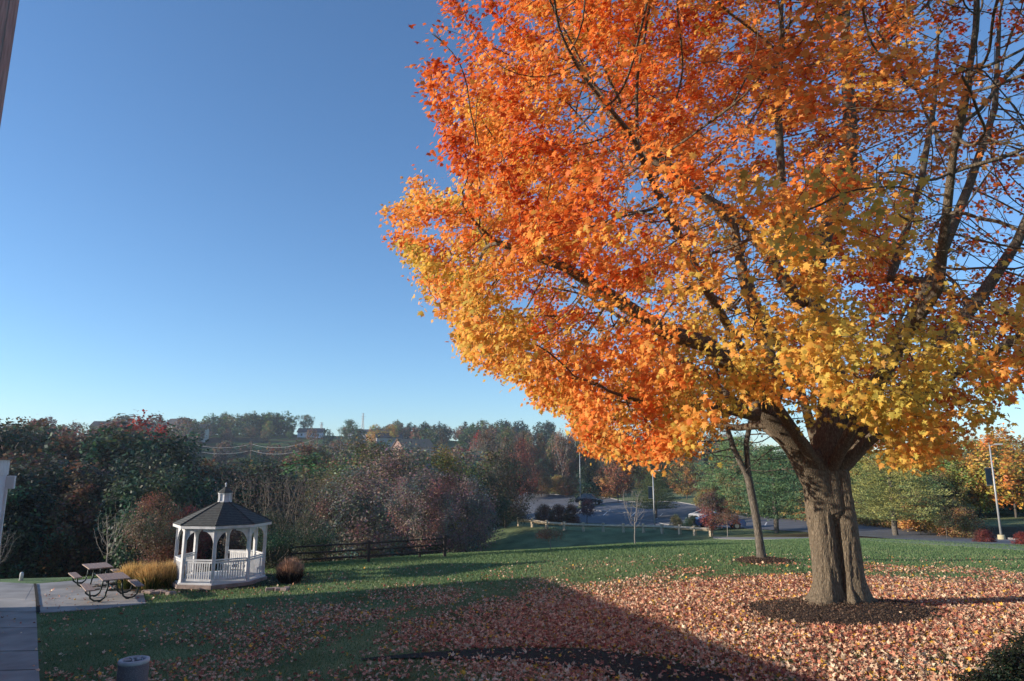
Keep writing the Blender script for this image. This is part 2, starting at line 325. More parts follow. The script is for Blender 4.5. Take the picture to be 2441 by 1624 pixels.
# ------------------------------------------------------------------ tree growing
def colonize(ip, ipar, attr, step, di, dk, iters=120, jit=.12, grav=0.0, maxn=70000, r_=None):
    r_ = r_ or rng
    P = np.zeros((maxn,3)); par = np.full(maxn, -1, int); n = len(ip); P[:n] = ip; par[:n] = ipar
    attr = attr.copy(); nd = np.full(len(attr), 1e9); ni = np.zeros(len(attr), int)
    def upd(a, b):
        nonlocal nd, ni
        for s in range(a, b, 400):
            e = min(b, s+400); Q = P[s:e]
            D = (attr**2).sum(1)[:,None]+(Q**2).sum(1)[None]-2*attr@Q.T; j = D.argmin(1); d = D[np.arange(len(attr)), j]
            mk = d < nd; nd = np.where(mk, d, nd); ni = np.where(mk, j+s, ni)
    upd(0, n); kids = np.zeros(maxn, int)
    for it in range(iters):
        live = nd < di*di
        if not live.any() or len(attr) == 0: break
        dirs = np.zeros((n,3)); v = nrm(attr[live]-P[ni[live]]); np.add.at(dirs, ni[live], v)
        idx = np.unique(ni[live]); idx = idx[kids[idx] < 4]; idx = idx[np.linalg.norm(dirs[idx],axis=1) > .05]
        if len(idx) == 0: break
        d = nrm(dirs[idx])+r_.normal(0, jit, (len(idx),3)); d[:,2] += grav; d = nrm(d)
        new = P[idx]+d*step; m = min(len(new), maxn-n)
        if m <= 0: break
        P[n:n+m] = new[:m]; par[n:n+m] = idx[:m]; kids[idx[:m]] += 1; upd(n, n+m); n += m
        keep = nd > dk*dk; attr = attr[keep]; nd = nd[keep]; ni = ni[keep]
    return P[:n].copy(), par[:n].copy()
def finish(P, par, tip, ex, fixed=0, smooth=2):
    n = len(P); acc = np.zeros(n); r = np.zeros(n); main = np.full(n, -1); best = np.zeros(n)
    for i in range(n-1, -1, -1):
        r[i] = max(acc[i], tip**ex)**(1/ex)
        p = par[i]
        if p >= 0:
            acc[p] += r[i]**ex
            if r[i] > best[p]: best[p] = r[i]; main[p] = i
    for _ in range(smooth):
        ok = (par >= 0)&(main >= 0); ok[:fixed] = False; Q = P.copy()
        Q[ok] = .5*P[ok]+.25*(P[par[ok]]+P[main[ok]]); P = Q
    return P, r, main
def skin(P, par, r, main, sel, n=6):
    """tubes for the selected nodes, each joined to its parent"""
    idx = np.nonzero(sel&(par >= 0))[0]
    if len(idx) == 0: return np.zeros((0,3)), np.zeros((0,4), int)
    p = par[idx]; d = nrm(P[idx]-P[p]); N_ = len(P)
    td = np.zeros((N_,3)); td[idx] += d; hasm = main >= 0; td[hasm] += nrm(P[main[hasm]]-P[hasm]); td = nrm(td+1e-9)
    def rings(c, t, rr):
        ref = np.tile([.31,.93,.17], (len(c),1)); al = np.abs((t*nrm(ref)).sum(1)) > .95; ref[al] = [1,0,0]
        u = nrm(np.cross(t, ref)); v = np.cross(t, u); a = np.arange(n)*2*np.pi/n
        return c[:,None]+(u[:,None]*np.cos(a)[None,:,None]+v[:,None]*np.sin(a)[None,:,None])*rr[:,None,None]
    top = rings(P[idx], td[idx], r[idx]); ism = main[p] == idx
    bot = rings(P[p], np.where(ism[:,None], td[p], d), np.where(ism, r[p], np.minimum(r[idx]*1.15, r[p])))
    m = len(idx); V = np.concatenate([bot, top], 1).reshape(-1,3); b = (np.arange(m)*2*n)[:,None]; k_ = np.arange(n)[None]; k2 = (k_+1)%n
    T_ = np.stack([b+k_, b+k2, b+n+k2, b+n+k_], 2).reshape(-1,4)
    return V, T_
def skin_all(P, par, r, main, cuts=((.05,10),(.012,6),(0,3))):
    VV = []; TT = []; o = 0; hi = 1e9
    for lo, n in cuts:
        V, T_ = skin(P, par, r, main, (r >= lo)&(r < hi), n); VV.append(V); TT.append(T_+o); o += len(V); hi = lo
    return np.concatenate(VV), np.concatenate(TT)
# maple leaf outline: five lobes around a raised midpoint
LEAF = np.array([(0,.36,.05),(0,0,0),(.36,.0,-.03),(.27,.21,0),(.60,.44,-.06),(.24,.50,.01),(.33,.74,-.02),(.13,.70,0),(0,1.06,-.10),(-.13,.70,0),(-.33,.74,-.02),(-.24,.50,.01),(-.60,.44,-.06),(-.27,.21,0),(-.36,.0,-.03)])
LEAF2 = np.array([(0,.36,.04),(0,0,0),(.36,.02,-.03),(.25,.2,0),(.58,.48,-.06),(.2,.56,.0),(0,1.04,-.08),(-.2,.56,.0),(-.58,.48,-.06),(-.25,.2,0),(-.36,.02,-.03)])
def leaves(c, nor, tip, size, shape=LEAF, curl=None):
    k_ = len(shape); z = nrm(nor); y = nrm(tip-z*(tip*z).sum(1,keepdims=True)); x = np.cross(y, z)
    s = shape[None]*size[:,None,None]; zz = s[...,2]
    if curl is not None: zz = zz*curl[:,None]
    V = c[:,None]+x[:,None]*s[...,0:1]+y[:,None]*s[...,1:2]+z[:,None]*zz[...,None]
    m = len(c); o = (np.arange(m)*k_)[:,None]; a = np.arange(1,k_)[None]; b = np.where(a == k_-1, 1, a+1)
    T_ = np.stack([o+0*a, o+a, o+b], 2).reshape(-1,3)
    return V.reshape(-1,3), T_, k_
def ramp(t, stops):
    xs = [s[0] for s in stops]; return np.stack([np.interp(t, xs, [s[1][i] for s in stops]) for i in range(3)], 1)

# ------------------------------------------------------------------ the big maple
def S(px, py, Y): return np.array(at(px*1.03564, py*1.03564, Y))      # limb points read off the photograph, each at its own distance
base = np.array([MX, MY, g1(MX, MY)])
root_pts = [base+[0,0,.6], base+[0,.0,1.5], base+[-.05,0,2.3], base+[-.1,0,3.0]]
def seg(pts, st=.35):
    out = []
    for a, b in zip(pts[:-1], pts[1:]):
        m = max(1, int(np.linalg.norm(np.array(b)-a)/st))
        out += [np.array(a)+(np.array(b)-a)*t/m for t in range(m)]
    return out+[np.array(pts[-1])]
IP = []; IPAR = []; IR = []
for q in seg(root_pts): IP.append(q); IPAR.append(len(IP)-2); IR.append(.16 if q[2]-base[2] < 2.3 else .40)
top_i = len(IP)-1
def limb(pts, frm=None, r0=.1):
    """a limb from the nearest skeleton node (or frm) through pts"""
    pts = [np.array(p) for p in pts]
    if frm is None:
        D = [np.linalg.norm(q-pts[0]) for q in IP]; frm = int(np.argmin(D))
    last = frm; qs = seg([IP[frm]]+pts)[1:]
    for k_, q in enumerate(qs):
        IP.append(q); IPAR.append(last); last = len(IP)-1; IR.append(r0*(1-.80*((k_+1)/len(qs))**.8))
    return last
Y0 = MY
limb([S(1835,1030,Y0-.2), S(1765,945,Y0-.6), S(1700,850,Y0-1.0), S(1620,790,Y0-1.3), S(1530,765,Y0-1.6), S(1420,690,Y0-2.0), S(1300,615,Y0-2.4), S(1150,560,Y0-2.6)], top_i-2, 0.37)
limb([S(1790,890,Y0+.1), S(1750,760,Y0+.2), S(1710,640,Y0), S(1690,520,Y0-.2), S(1600,430,Y0-.6), S(1480,330,Y0-1)], None, 0.24)
limb([S(1920,900,Y0+.1), S(1890,760,Y0+.2), S(1865,640,Y0+.2), S(1900,520,Y0+.3), S(1950,430,Y0+.3), S(1958,300,Y0+.4), S(1945,120,Y0+.5), S(1950,-60,Y0+.5)], top_i, 0.42)
limb([S(1840,700,Y0+.4), S(1770,590,Y0+.6), S(1700,500,Y0+1.2), S(1560,420,Y0+1.6), S(1430,300,Y0+1.6), S(1330,150,Y0+1.6), S(1290,0,Y0+1.6)], None, 0.19)
limb([S(1820,560,Y0-.3), S(1800,420,Y0-.6), S(1790,250,Y0-1), S(1800,60,Y0-1.2)], None, 0.14)
limb([S(2010,900,Y0-.1), S(2090,760,Y0+.1), S(2160,600,Y0+.3), S(2230,430,Y0+.5), S(2290,250,Y0+.7), S(2300,60,Y0+.8)], top_i, 0.26)
limb([S(2040,960,Y0-.5), S(2150,810,Y0-.9), S(2260,680,Y0-1.2), S(2340,560,Y0-1.4), S(2400,420,Y0-1.6), S(2440,250,Y0-1.6)], top_i, 0.27)
limb([S(2050,640,Y0+.8), S(2120,420,Y0+1.2), S(2150,240,Y0+1.5), S(2160,60,Y0+1.6)], None, 0.14)
limb([S(1740,960,Y0-1.2), S(1640,935,Y0-2.0), S(1520,940,Y0-2.6), S(1400,900,Y0-3.2)], None, 0.14)
limb([S(1700,985,Y0+.4), S(1600,975,Y0+.9), S(1480,960,Y0+1.6)], None, 0.12)
limb([base+[.2,-2.2,5.2], base+[.3,-4.4,6.6], base+[-.2,-6,8.6]], top_i, 0.16)
limb([base+[1.6,-1.6,5.0], base+[3.2,-3.2,6.2], base+[4.3,-4.8,7.4]], top_i, 0.16)
limb([base+[-2.2,-2.0,5.0], base+[-4,-4.2,6.6], base+[-5.2,-5.2,8.4]], top_i, 0.16)
limb([base+[.4,2.2,5.4], base+[.6,4.6,7.6], base+[.6,6.4,10]], top_i, 0.16)
limb([base+[-2.4,2.4,6], base+[-5,4.6,8.6]], top_i)
limb([base+[2.6,2.2,6], base+[5,4.2,8.6]], top_i)
IP = np.array(IP); IR = np.array(IR)
prof_z = np.array([2.4,3.0,3.8,4.8,6.2,8.0,10,12,14,16,18,19.2]); prof_r = np.array([3.6,6.2,7.9,9.2,10.4,11.2,11.2,10.5,9.6,7.8,5.0,1.0])
def crown_rad(z): return np.interp(z-base[2], prof_z, prof_r, left=.2, right=.2)
r2 = np.random.default_rng(21)
N0 = 60000; th = r2.uniform(0, 2*np.pi, N0); zz = r2.uniform(2.4, 18.5, N0)+base[2]
u = r2.random(N0)**.38; rr = crown_rad(zz)*u
lump = 1+.22*(vnoise(np.stack([np.cos(th)*6, np.sin(th)*6, zz], 1), 2.2)-.5)*2
A_ = np.stack([base[0]-.2+rr*lump*np.cos(th), base[1]+rr*lump*np.sin(th), zz], 1)
dn = vnoise(A_, 1.35); keep = (dn > .42)|(r2.random(N0) < .10)
# silhouette as in the photograph: only a limit on how low / how far left the crown hangs
keep &= A_[:,1] > 6.2
prj = A_-np.array([0,0,CZ]); dep = prj[:,1]*math.cos(TH)+prj[:,2]*math.sin(TH); sx = 1220.5+F*prj[:,0]/dep; sy = 812-F*(prj[:,2]*math.cos(TH)-prj[:,1]*math.sin(TH))/dep
bx = 14+np.interp(sy, [-400,0,31,104,207,260,342,394,414,456,476,518,559,621,673,725,777,828,860,891,932,973,1005,1046,1088,1120], [1100,1041,1010,994,1020,994,996,984,937,880,860,890,916,958,968,1025,1067,1082,1108,1186,1253,1258,1346,1357,1388,1500])
keep &= sx > bx
lowlim = np.interp(sx, [1250,1330,1400,1500,1570,1640,1700,1740,1800,1900,2040,2080,2160,2280,2350,2420,2500], [970,1010,1080,1100,1118,1095,1075,1000,960,960,1010,1090,1112,1100,1010,960,880]); keep &= sy < lowlim
keep &= dep > 6
A0 = A_; A_ = A_[keep][:14000]
k0 = base[1]/A0[:,1]; ex_ = (A0[:,0]*k0-base[0] > 1.5)&((A0[:,2]-CZ)*k0+CZ-base[2] > 5.5)&(A0[:,1] > 8)&(A0[:,0] < 16)&(A0[:,2] < 15.5); A_ = np.concatenate([A_, A0[ex_][:5200]])
P, par = colonize(IP, IPAR, A_, .24, 2.6, .34, 130, .13, .0, 60000, r2)
P, r, main = finish(P, par, .0060, 2.08, fixed=len(IP), smooth=2)
hand = np.zeros(len(P), bool); hand[:len(IP)] = True
r[:len(IR)] = np.maximum(IR, np.minimum(r[:len(IR)], IR*1.3+.02))
maple = empty('maple_tree', tuple(base)); tag(maple, 'huge orange and yellow maple with a double trunk in a mulch ring', 'tree')
V, T_ = skin_all(P-base, par, r, main); bo = bigmesh('branches', V, T_, M['bark'], maple, smooth=True)
print('maple nodes', len(P), 'root r', r[:12])
# trunk: two fused stems with a deep groove facing the viewer
nt_, nr_ = 144, 150; tv = []; zt = np.linspace(-.25, 3.75, nr_)
ang = np.linspace(0, 2*np.pi, nt_, endpoint=False)
for z in zt:
    k_ = np.clip((z-2.2)/1.5, 0, 1); R0 = .455+.05*k_
    fl_ = .34*math.exp(-max(z-.02,0)/.26)+.05*math.exp(-max(z,0)/1.0)
    rt = (math.cos(R(-25.5)), math.sin(R(-25.5))); fw = (math.cos(R(-115.5)), math.sin(R(-115.5)))
    def ray_c(a, b, Rr):
        cxx, cyy = a*rt[0]+b*fw[0], a*rt[1]+b*fw[1]; cu_ = cxx*np.cos(ang)+cyy*np.sin(ang); return cu_+np.sqrt(np.maximum(Rr*Rr-cxx*cxx-cyy*cyy+cu_*cu_, 1e-4))
    sp = .20*(1-.25*k_); e1 = ray_c(-sp, .10, .345+.04*k_); e2 = ray_c(sp+.06, -.02, .285+.03*k_); rad = np.log(np.exp(e1*34)+np.exp(e2*34))/34
    roots = .85+.55*np.cos(5*ang+1.0)+.25*np.cos(8*ang)
    rad = rad+fl_*roots
    wrap = lambda a_: (a_+np.pi)%(2*np.pi)-np.pi
    gr = np.exp(-(wrap(ang-R(-92)+.03*z)/.17)**2)+.5*np.exp(-(wrap(ang-R(62))/.25)**2)
    rad = rad-.15*gr*np.clip((3.3-z)/1.2, 0, 1)
    X = rad*np.cos(ang)-.03*z; Y = rad*np.sin(ang); cx = -.03*z
    pz = np.full(nt_, z); q = np.stack([X*9, Y*9, pz*1.3], 1); q2 = np.stack([X*24, Y*24, pz*3.2], 1)
    b_ = (vnoise(q,1)-.5)*.06+(np.abs(vnoise(q2,1)-.5))*-.075
    X += np.cos(ang)*b_; Y += np.sin(ang)*b_
    if z > 3.1:
        s_ = 1-.55*((z-3.1)/.65)**1.5; X = (X-cx)*s_+cx-.1*(z-3.1); Y *= s_
    tv.append(np.stack([X,Y,pz],1))
tv = np.concatenate(tv); i = (np.arange(nr_-1)[:,None]*nt_+np.arange(nt_)[None]); j = (np.arange(nr_-1)[:,None]*nt_+(np.arange(nt_)[None]+1)%nt_)
T_ = np.stack([i,j,j+nt_,i+nt_],2).reshape(-1,4)
bigmesh('trunk', tv, T_, M['bark'], maple, smooth=True)
# crown leaves
tipn = np.nonzero((r < .0125)&~hand)[0]
pz = P[tipn]; clump = vnoise(pz, 1.1); dens = np.ones(len(tipn))
rx = pz[:,0]-base[0]; rz_ = pz[:,2]-base[2]
kx = base[1]/pz[:,1]; ax_ = pz[:,0]*kx-base[0]; az_ = (pz[:,2]-CZ)*kx+CZ-base[2]
side = sstep(2.1, 3.2, ax_-.7*sstep(11,14,az_)+1.2*(clump-.5)-.9*np.exp(-((az_-9.2)/1.6)**2)*0)
dens *= 1-side*sstep(6.9, 8.3, az_+.8*(clump-.5))*(.985-.62*(vnoise(pz+31, .8) > .66))
dens *= 1-.45*sstep(2.6,3.6,ax_)*(1-sstep(6.9,8.3,az_))
dens *= 1-.85*np.exp(-(((ax_+1.5)/1.0)**2+((az_-8.0)/1.3)**2)**2)
dens *= 1-.8*np.exp(-(((ax_-2.0)/.8)**2+((az_-11.2)/1.4)**2)**2)
dens *= 1-.6*np.exp(-(((ax_+4.6)/1.3)**2+((az_-7.0)/.8)**2)**2)
for hx, hz_, ra, rb, st_ in ((-5.6,12.6,.9,1.2,.75),(-4.2,10.2,.9,1.1,.75),(-2.3,9.6,.8,1.0,.6),(-3.2,7.6,.8,.6,.55),(-.6,11.5,.7,1.1,.6),(-6.6,8.3,.9,.35,.5),(.5,8.2,.5,.9,.5)):
    dens *= 1-st_*np.exp(-(((ax_-hx)/ra)**2+((az_-hz_)/rb)**2)**1.5)
rad_f = np.hypot(pz[:,0]-base[0], pz[:,1]-base[1])/np.maximum(crown_rad(pz[:,2]),.5)
dens *= .30+.70*sstep(.38,.72,rad_f+.25*sstep(12,16,rz_))
dens *= .10+1.0*sstep(.30,.50,clump)
# opening over the main limbs, where the photograph looks into the crown
pj = pz-np.array([0,0,CZ]); dp = pj[:,1]*math.cos(TH)+pj[:,2]*math.sin(TH)
L_per = 31
cnt = r2.poisson(dens*L_per); idx = np.repeat(np.arange(len(tipn)), cnt); m = len(idx)
c = pz[idx]+r2.normal(0, .15, (m,3))*[1,1,.8]; c[:,2] -= r2.random(m)*.06
out = nrm(c-(base+[0,0,7.5]))
nor = nrm(out*.55+np.array([0,0,.55])+r2.normal(0,.45,(m,3))); tip = nrm(out*.5+np.array([0,0,-.75])+r2.normal(0,.4,(m,3)))
size = r2.uniform(.068,.132,m)
V, T_, kk = leaves(c-base, nor, tip, size, LEAF, r2.uniform(.3,2.0,m))
low = vnoise(c, 3.2); mid = vnoise(c+50, 1.0)
t = .42+.80*(low-.5)+.60*(mid-.5)+.024*(c[:,2]-base[2]-8)+r2.normal(0,.12,m)
yl = np.exp(-(((c[:,0]-base[0]+.1)/1.6)**2+((c[:,2]-base[2]-6.2)/2.2)**2)); t -= .30*yl; t += .34*np.clip((c[:,0]-base[0]-.9)/1.8,0,1); t += .10*np.clip((-4-(c[:,0]-base[0]))/2,0,1)
lc = ramp(t, [(0,(.66,.55,.12)),(.2,(.92,.62,.12)),(.4,(.95,.47,.11)),(.62,(.94,.33,.075)),(.85,(.86,.20,.035)),(1,(.66,.10,.02))])
grn = (r2.random(m) < .03+.05*(vnoise(c+20,1.6) > .62)); lc[grn] = lc[grn]*.5+np.array([.26,.26,.06])*.5
lc *= r2.uniform(.72,1.12,m)[:,None]
bigmesh('crown', V, T_, M['leaf'], maple, col=np.repeat(lc, kk, 0))
print('leaves', m)
# mulch ring
M['chip'] = leafmat('bark_chip', 0, rough=.9)
def disc(name, cx, cy, rx_, ry_, h, m, label, cat=None, wob=.12, kind=None, seed=0, parent=None):
    rr_ = np.random.default_rng(seed); na, nr2 = 64, 14; V = []; ph = rr_.uniform(0,6.28,4)
    for a_ in range(nr2+1):
        u_ = a_/nr2
        for b_ in range(na):
            an = 2*math.pi*b_/na; wr = 1+wob*(math.sin(3*an+ph[0])*.5+math.sin(5*an+ph[1])*.3+math.sin(9*an+ph[2])*.2)
            V.append((cx+rx_*u_*wr*math.cos(an), cy+ry_*u_*wr*math.sin(an), h*(1-u_**2.2)))
    V = np.array(V); V[:,2] += gz(V[:,0],V[:,1])+.012+(vnoise(V,.12)-.5)*.05; V[-na:,2] -= .05
    i = (np.arange(nr2)[:,None]*na+np.arange(na)[None]); j = (np.arange(nr2)[:,None]*na+(np.arange(na)[None]+1)%na)
    o = bigmesh(name, V, np.stack([i,j,j+na,i+na],2).reshape(-1,4), m, smooth=True); tag(o, label, cat, kind=kind)
    if name == 'mulch_ring':
        nc = 9000; u_ = np.sqrt(rr_.random(nc))*1.04; an = rr_.uniform(0,6.28,nc); wr = 1+wob*(np.sin(3*an+ph[0])*.5+np.sin(5*an+ph[1])*.3+np.sin(9*an+ph[2])*.2)
        X = cx+rx_*u_*wr*np.cos(an); Y = cy+ry_*u_*wr*np.sin(an); Z = gz(X,Y)+h*np.clip(1-u_**2.2,0,1)+.03+rr_.random(nc)*.03
        Vc, Tc, kc = leaves(np.stack([X,Y,Z],1), nrm(np.array([0,0,1])+rr_.normal(0,.7,(nc,3))), rr_.normal(0,1,(nc,3)), rr_.uniform(.02,.065,nc)*(rx_/2.1)**.3, LEAF2*np.array([.45,1,1]))
        oc = bigmesh('bark_chips', Vc, Tc, M['chip'], o, col=np.repeat(np.array([.085,.058,.042])*rr_.uniform(.35,2.0,(nc,1)), kc, 0)); tag(oc, kind='stuff')
    return o
disc('mulch_ring', MX-.15, MY-.30, 2.1, 1.9, .16, M['mulch'], 'dark round mulch mound around the foot of the big maple', 'mulch bed', seed=3)

# ------------------------------------------------------------------ fallen leaves, grass
def in_ground(n, x0, x1, y0, y1): return r2.uniform(x0,x1,n), r2.uniform(y0,y1,n)
x, y = in_ground(760000, -17, 27, 8.2, 30)
rm = np.hypot((x-MX)/1.05, np.where(y > MY, (y-MY)/.68, y-MY)); nn = vnoise(np.stack([x,y,0*x],1), 1.7); nf = vnoise(np.stack([x+40,y,0*x],1), .6)
pr = (1-sstep(6.5, 10.5, rm+ (nn-.5)*3.0))*(.35+1.15*(nf-.12))
pr = np.maximum(pr, (1-sstep(-14, 6, (y-9)*1.2-(x+6)*.75+0*x))*.5*sstep(.35,.65,nn)*(.12+.88*sstep(-6,1,x))) 
pr = np.maximum(pr, .30*(1-sstep(9,20,rm))*sstep(.35,.7,nn)); pr = np.maximum(pr, .012)
ring = np.hypot((x-MX+.15)/2.1, (y-MY+.30)/1.9); pr[ring < 1.0] *= .05; pr[(ring < 1.0)&(ring > .9)] *= 4
onpath = x < np.interp(y, [p[1] for p in pe], [p[0] for p in pe])+.15; pr[onpath] = .004
pr[(np.hypot(x-MX,y-MY) < .75)] = 0
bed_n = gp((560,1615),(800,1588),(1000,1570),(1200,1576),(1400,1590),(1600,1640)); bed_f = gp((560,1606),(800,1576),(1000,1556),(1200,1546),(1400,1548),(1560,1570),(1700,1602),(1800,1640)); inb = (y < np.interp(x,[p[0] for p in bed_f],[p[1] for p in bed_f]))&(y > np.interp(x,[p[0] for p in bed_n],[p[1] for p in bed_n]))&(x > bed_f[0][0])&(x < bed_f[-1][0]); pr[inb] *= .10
kp = r2.random(len(x)) < pr*.85; x, y = x[kp], y[kp]; m = len(x); rm = rm[kp]
z = gz(x,y)+.018+r2.random(m)*.035+.13*np.clip(1-np.hypot((x-MX)/2.1,(y-MY)/1.75)**2.2,0,1)
nor = nrm(np.array([0,0,1])+r2.normal(0,.6,(m,3))); tip = r2.normal(0,1,(m,3)); size = r2.uniform(.042,.098,m)
V, T_, kk = leaves(np.stack([x,y,z],1), nor, tip, size, LEAF2, r2.uniform(-6,7,m))
t = r2.random(m)**1.1*.95+.4*(vnoise(np.stack([x,y,0*x],1),2.5)-.3)
lc = ramp(t, [(0,(.78,.66,.48)),(.25,(.74,.53,.36)),(.5,(.66,.36,.23)),(.75,(.52,.20,.13)),(1,(.28,.09,.07))])*r2.uniform(.7,1.15,m)[:,None]
br = r2.random(m) < .06; lc[br] = [.72,.42,.06]
tag(bigmesh('fallen_leaves', V, T_, M['litter'], col=np.repeat(lc, kk, 0)), 'fallen maple leaves scattered over the lawn', 'leaves', kind='stuff')
print('litter', m)
def on_pad(x, y):
    nx_, ny_ = [p[0] for p in pad_near], [p[1] for p in pad_near]; fx_, fy_ = [p[0] for p in pad_far], [p[1] for p in pad_far]
    xr = pad_near[-1][0]+(pad_far[-1][0]-pad_near[-1][0])*np.clip((y-ny_[-1])/(fy_[-1]-ny_[-1]),0,1)
    lo = np.interp(x, nx_, ny_); hi = np.interp(x, fx_, fy_); return (y > lo-.05)&(y < hi+.05)&(x < xr+.05)
GB = []
for (n_b, x0, x1, y0, y1, ha, hb_, wk) in ((300000,-18,24,8.0,26,.03,.065,.006),(420000,-26,34,22,50,.045,.085,.016)):
    x, y = in_ground(n_b, x0, x1, y0, y1)
    kp = (x > np.interp(y, [p[1] for p in pe], [p[0] for p in pe])+.1)&(np.hypot((x-MX+.15)/2.1,(y-MY+.30)/1.9) > 1.02)&(np.abs(x) < y*.80+1.5)&(y < np.interp(x, lex, ley)-.1)&~on_pad(x,y)
    if y0 > 20: kp &= (r2.random(n_b) < sstep(21,27,y)); pass
    else: kp &= (r2.random(n_b) < 1.15-.9*sstep(20,27,y))
    x, y = x[kp], y[kp]; m = len(x); z = gz(x,y); h = r2.uniform(ha,hb_,m); a = r2.uniform(0,6.28,m); wd = wk*r2.uniform(.7,1.3,m); ln = r2.normal(0,.022,(m,2))
    GB.append((np.stack([np.stack([x-np.cos(a)*wd,y-np.sin(a)*wd,z],1), np.stack([x+np.cos(a)*wd,y+np.sin(a)*wd,z],1), np.stack([x+ln[:,0],y+ln[:,1],z+h],1)],1).reshape(-1,3), x, y))
V = np.concatenate([g_[0] for g_ in GB]); m = len(V)//3; bx_ = np.concatenate([g_[1] for g_ in GB]); by_ = np.concatenate([g_[2] for g_ in GB])
gc = ramp(np.clip(r2.random(m)*.8+.5*(vnoise(np.stack([bx_,by_,0*bx_],1),2.2)-.4),0,1), [(0,(.085,.16,.06)),(.6,(.15,.24,.095)),(1,(.27,.30,.15))])
tag(bigmesh('grass', V, np.arange(3*m).reshape(-1,3), M['blade'], col=np.repeat(gc,3,0)), 'short mown grass of the lawn', 'grass', kind='stuff')

# ------------------------------------------------------------------ tree prototypes
def proto(seed, H=10., crown_r=3.6, z0=2.0, natt=650, shape='round', nleaf=6000, lsize=.26, leafy=1.0, lean=0, step=.35, di=3.2, dk=.55, tip=.012, ex=2.3, branchy=True, sides=((.05,7),(0,3)), gaps=.45):
    """skeleton by space colonization in an envelope, foliage of small leaf faces round the twigs; returns (V,T) wood and (V,T,c) leaves"""
    q = np.random.default_rng(seed); n = natt*6; z = q.uniform(z0, H, n); u = (z-z0)/(H-z0)
    if shape == 'round': rr_ = crown_r*np.sqrt(np.clip(1-(2*u-.85)**2/1.35,0,1))
    elif shape == 'cone': rr_ = crown_r*(1-u)**.8+.15
    elif shape == 'vase': rr_ = crown_r*(.25+.75*np.sin(np.clip(u*1.15,0,1)*np.pi*.62))
    elif shape == 'oval': rr_ = crown_r*np.sin(np.clip(u,0.02,.98)*np.pi)**.55
    elif shape == 'umbrella': rr_ = crown_r*np.clip(1.1-u,0.1,1)**.4
    elif shape == 'bush': rr_ = crown_r*np.sqrt(np.clip(1-u**2.4,0,1))
    a = q.uniform(0,2*np.pi,n); rad = rr_*q.random(n)**.42*(1+.35*(vnoise(np.stack([np.cos(a)*3+seed,np.sin(a)*3,z*.8],1),1.3)-.5)*2)
    A = np.stack([rad*np.cos(a), rad*np.sin(a), z],1); A = A[vnoise(A+seed*7, 1.7*crown_r/3.6) > gaps-.08][:natt]
    if shape == 'layer': pass
    th_ = z0+.12*(H-z0) if shape not in ('cone','pine') else H*.9
    ns = max(3,int(th_/step)); ip = np.stack([lean*(np.linspace(0,1,ns))**2+q.normal(0,.02,ns), q.normal(0,.02,ns), np.linspace(0,th_,ns)],1)
    P_, pa_ = colonize(ip, np.arange(-1,ns-1), A, step, di, dk, 70, .15, .03, 9000, q)
    P_, r_, mn_ = finish(P_, pa_, tip, ex, 0, 2)
    wv = skin_all(P_, pa_, r_, mn_, sides)
    if nleaf == 0: return wv, None
    tn = np.nonzero(r_ < tip*2.2)[0]; tp = P_[tn]; wgt = np.clip(.15+(vnoise(tp+3*seed, .95*crown_r/3.6)-.33)*3,0.02,1)**1.2; wgt /= wgt.sum()
    ix = q.choice(len(tn), nleaf, p=wgt); sp = .32 if crown_r > 2 else .12*crown_r
    c_ = tp[ix]+q.normal(0,sp,(nleaf,3)); o_ = nrm(c_-np.array([0,0,(z0+H)/2])); nr = nrm(o_*.6+np.array([0,0,.5])+q.normal(0,.55,(nleaf,3))); tp_ = q.normal(0,1,(nleaf,3))
    zx = nr; yx = nrm(tp_-zx*(tp_*zx).sum(1,keepdims=True)); xx = np.cross(yx,zx); s_ = lsize*q.uniform(.55,1.25,nleaf)[:,None]
    Vv = np.stack([c_-yx*s_*.5, c_+xx*s_*.36+yx*s_*.05, c_+yx*s_*.55, c_-xx*s_*.36-yx*s_*.02],1).reshape(-1,3)
    cc = (.72+.55*q.random(nleaf)+.45*(vnoise(c_+seed,1.4)-.5))[:,None]*(1+ (vnoise(c_+9*seed,1.5)-.5)[:,None]*np.array([1.1,-.2,-.2])+q.normal(0,.16,(nleaf,3)))
    return wv, (Vv, np.arange(4*nleaf).reshape(-1,4), np.repeat(np.clip(cc,.05,2.5),4,0))
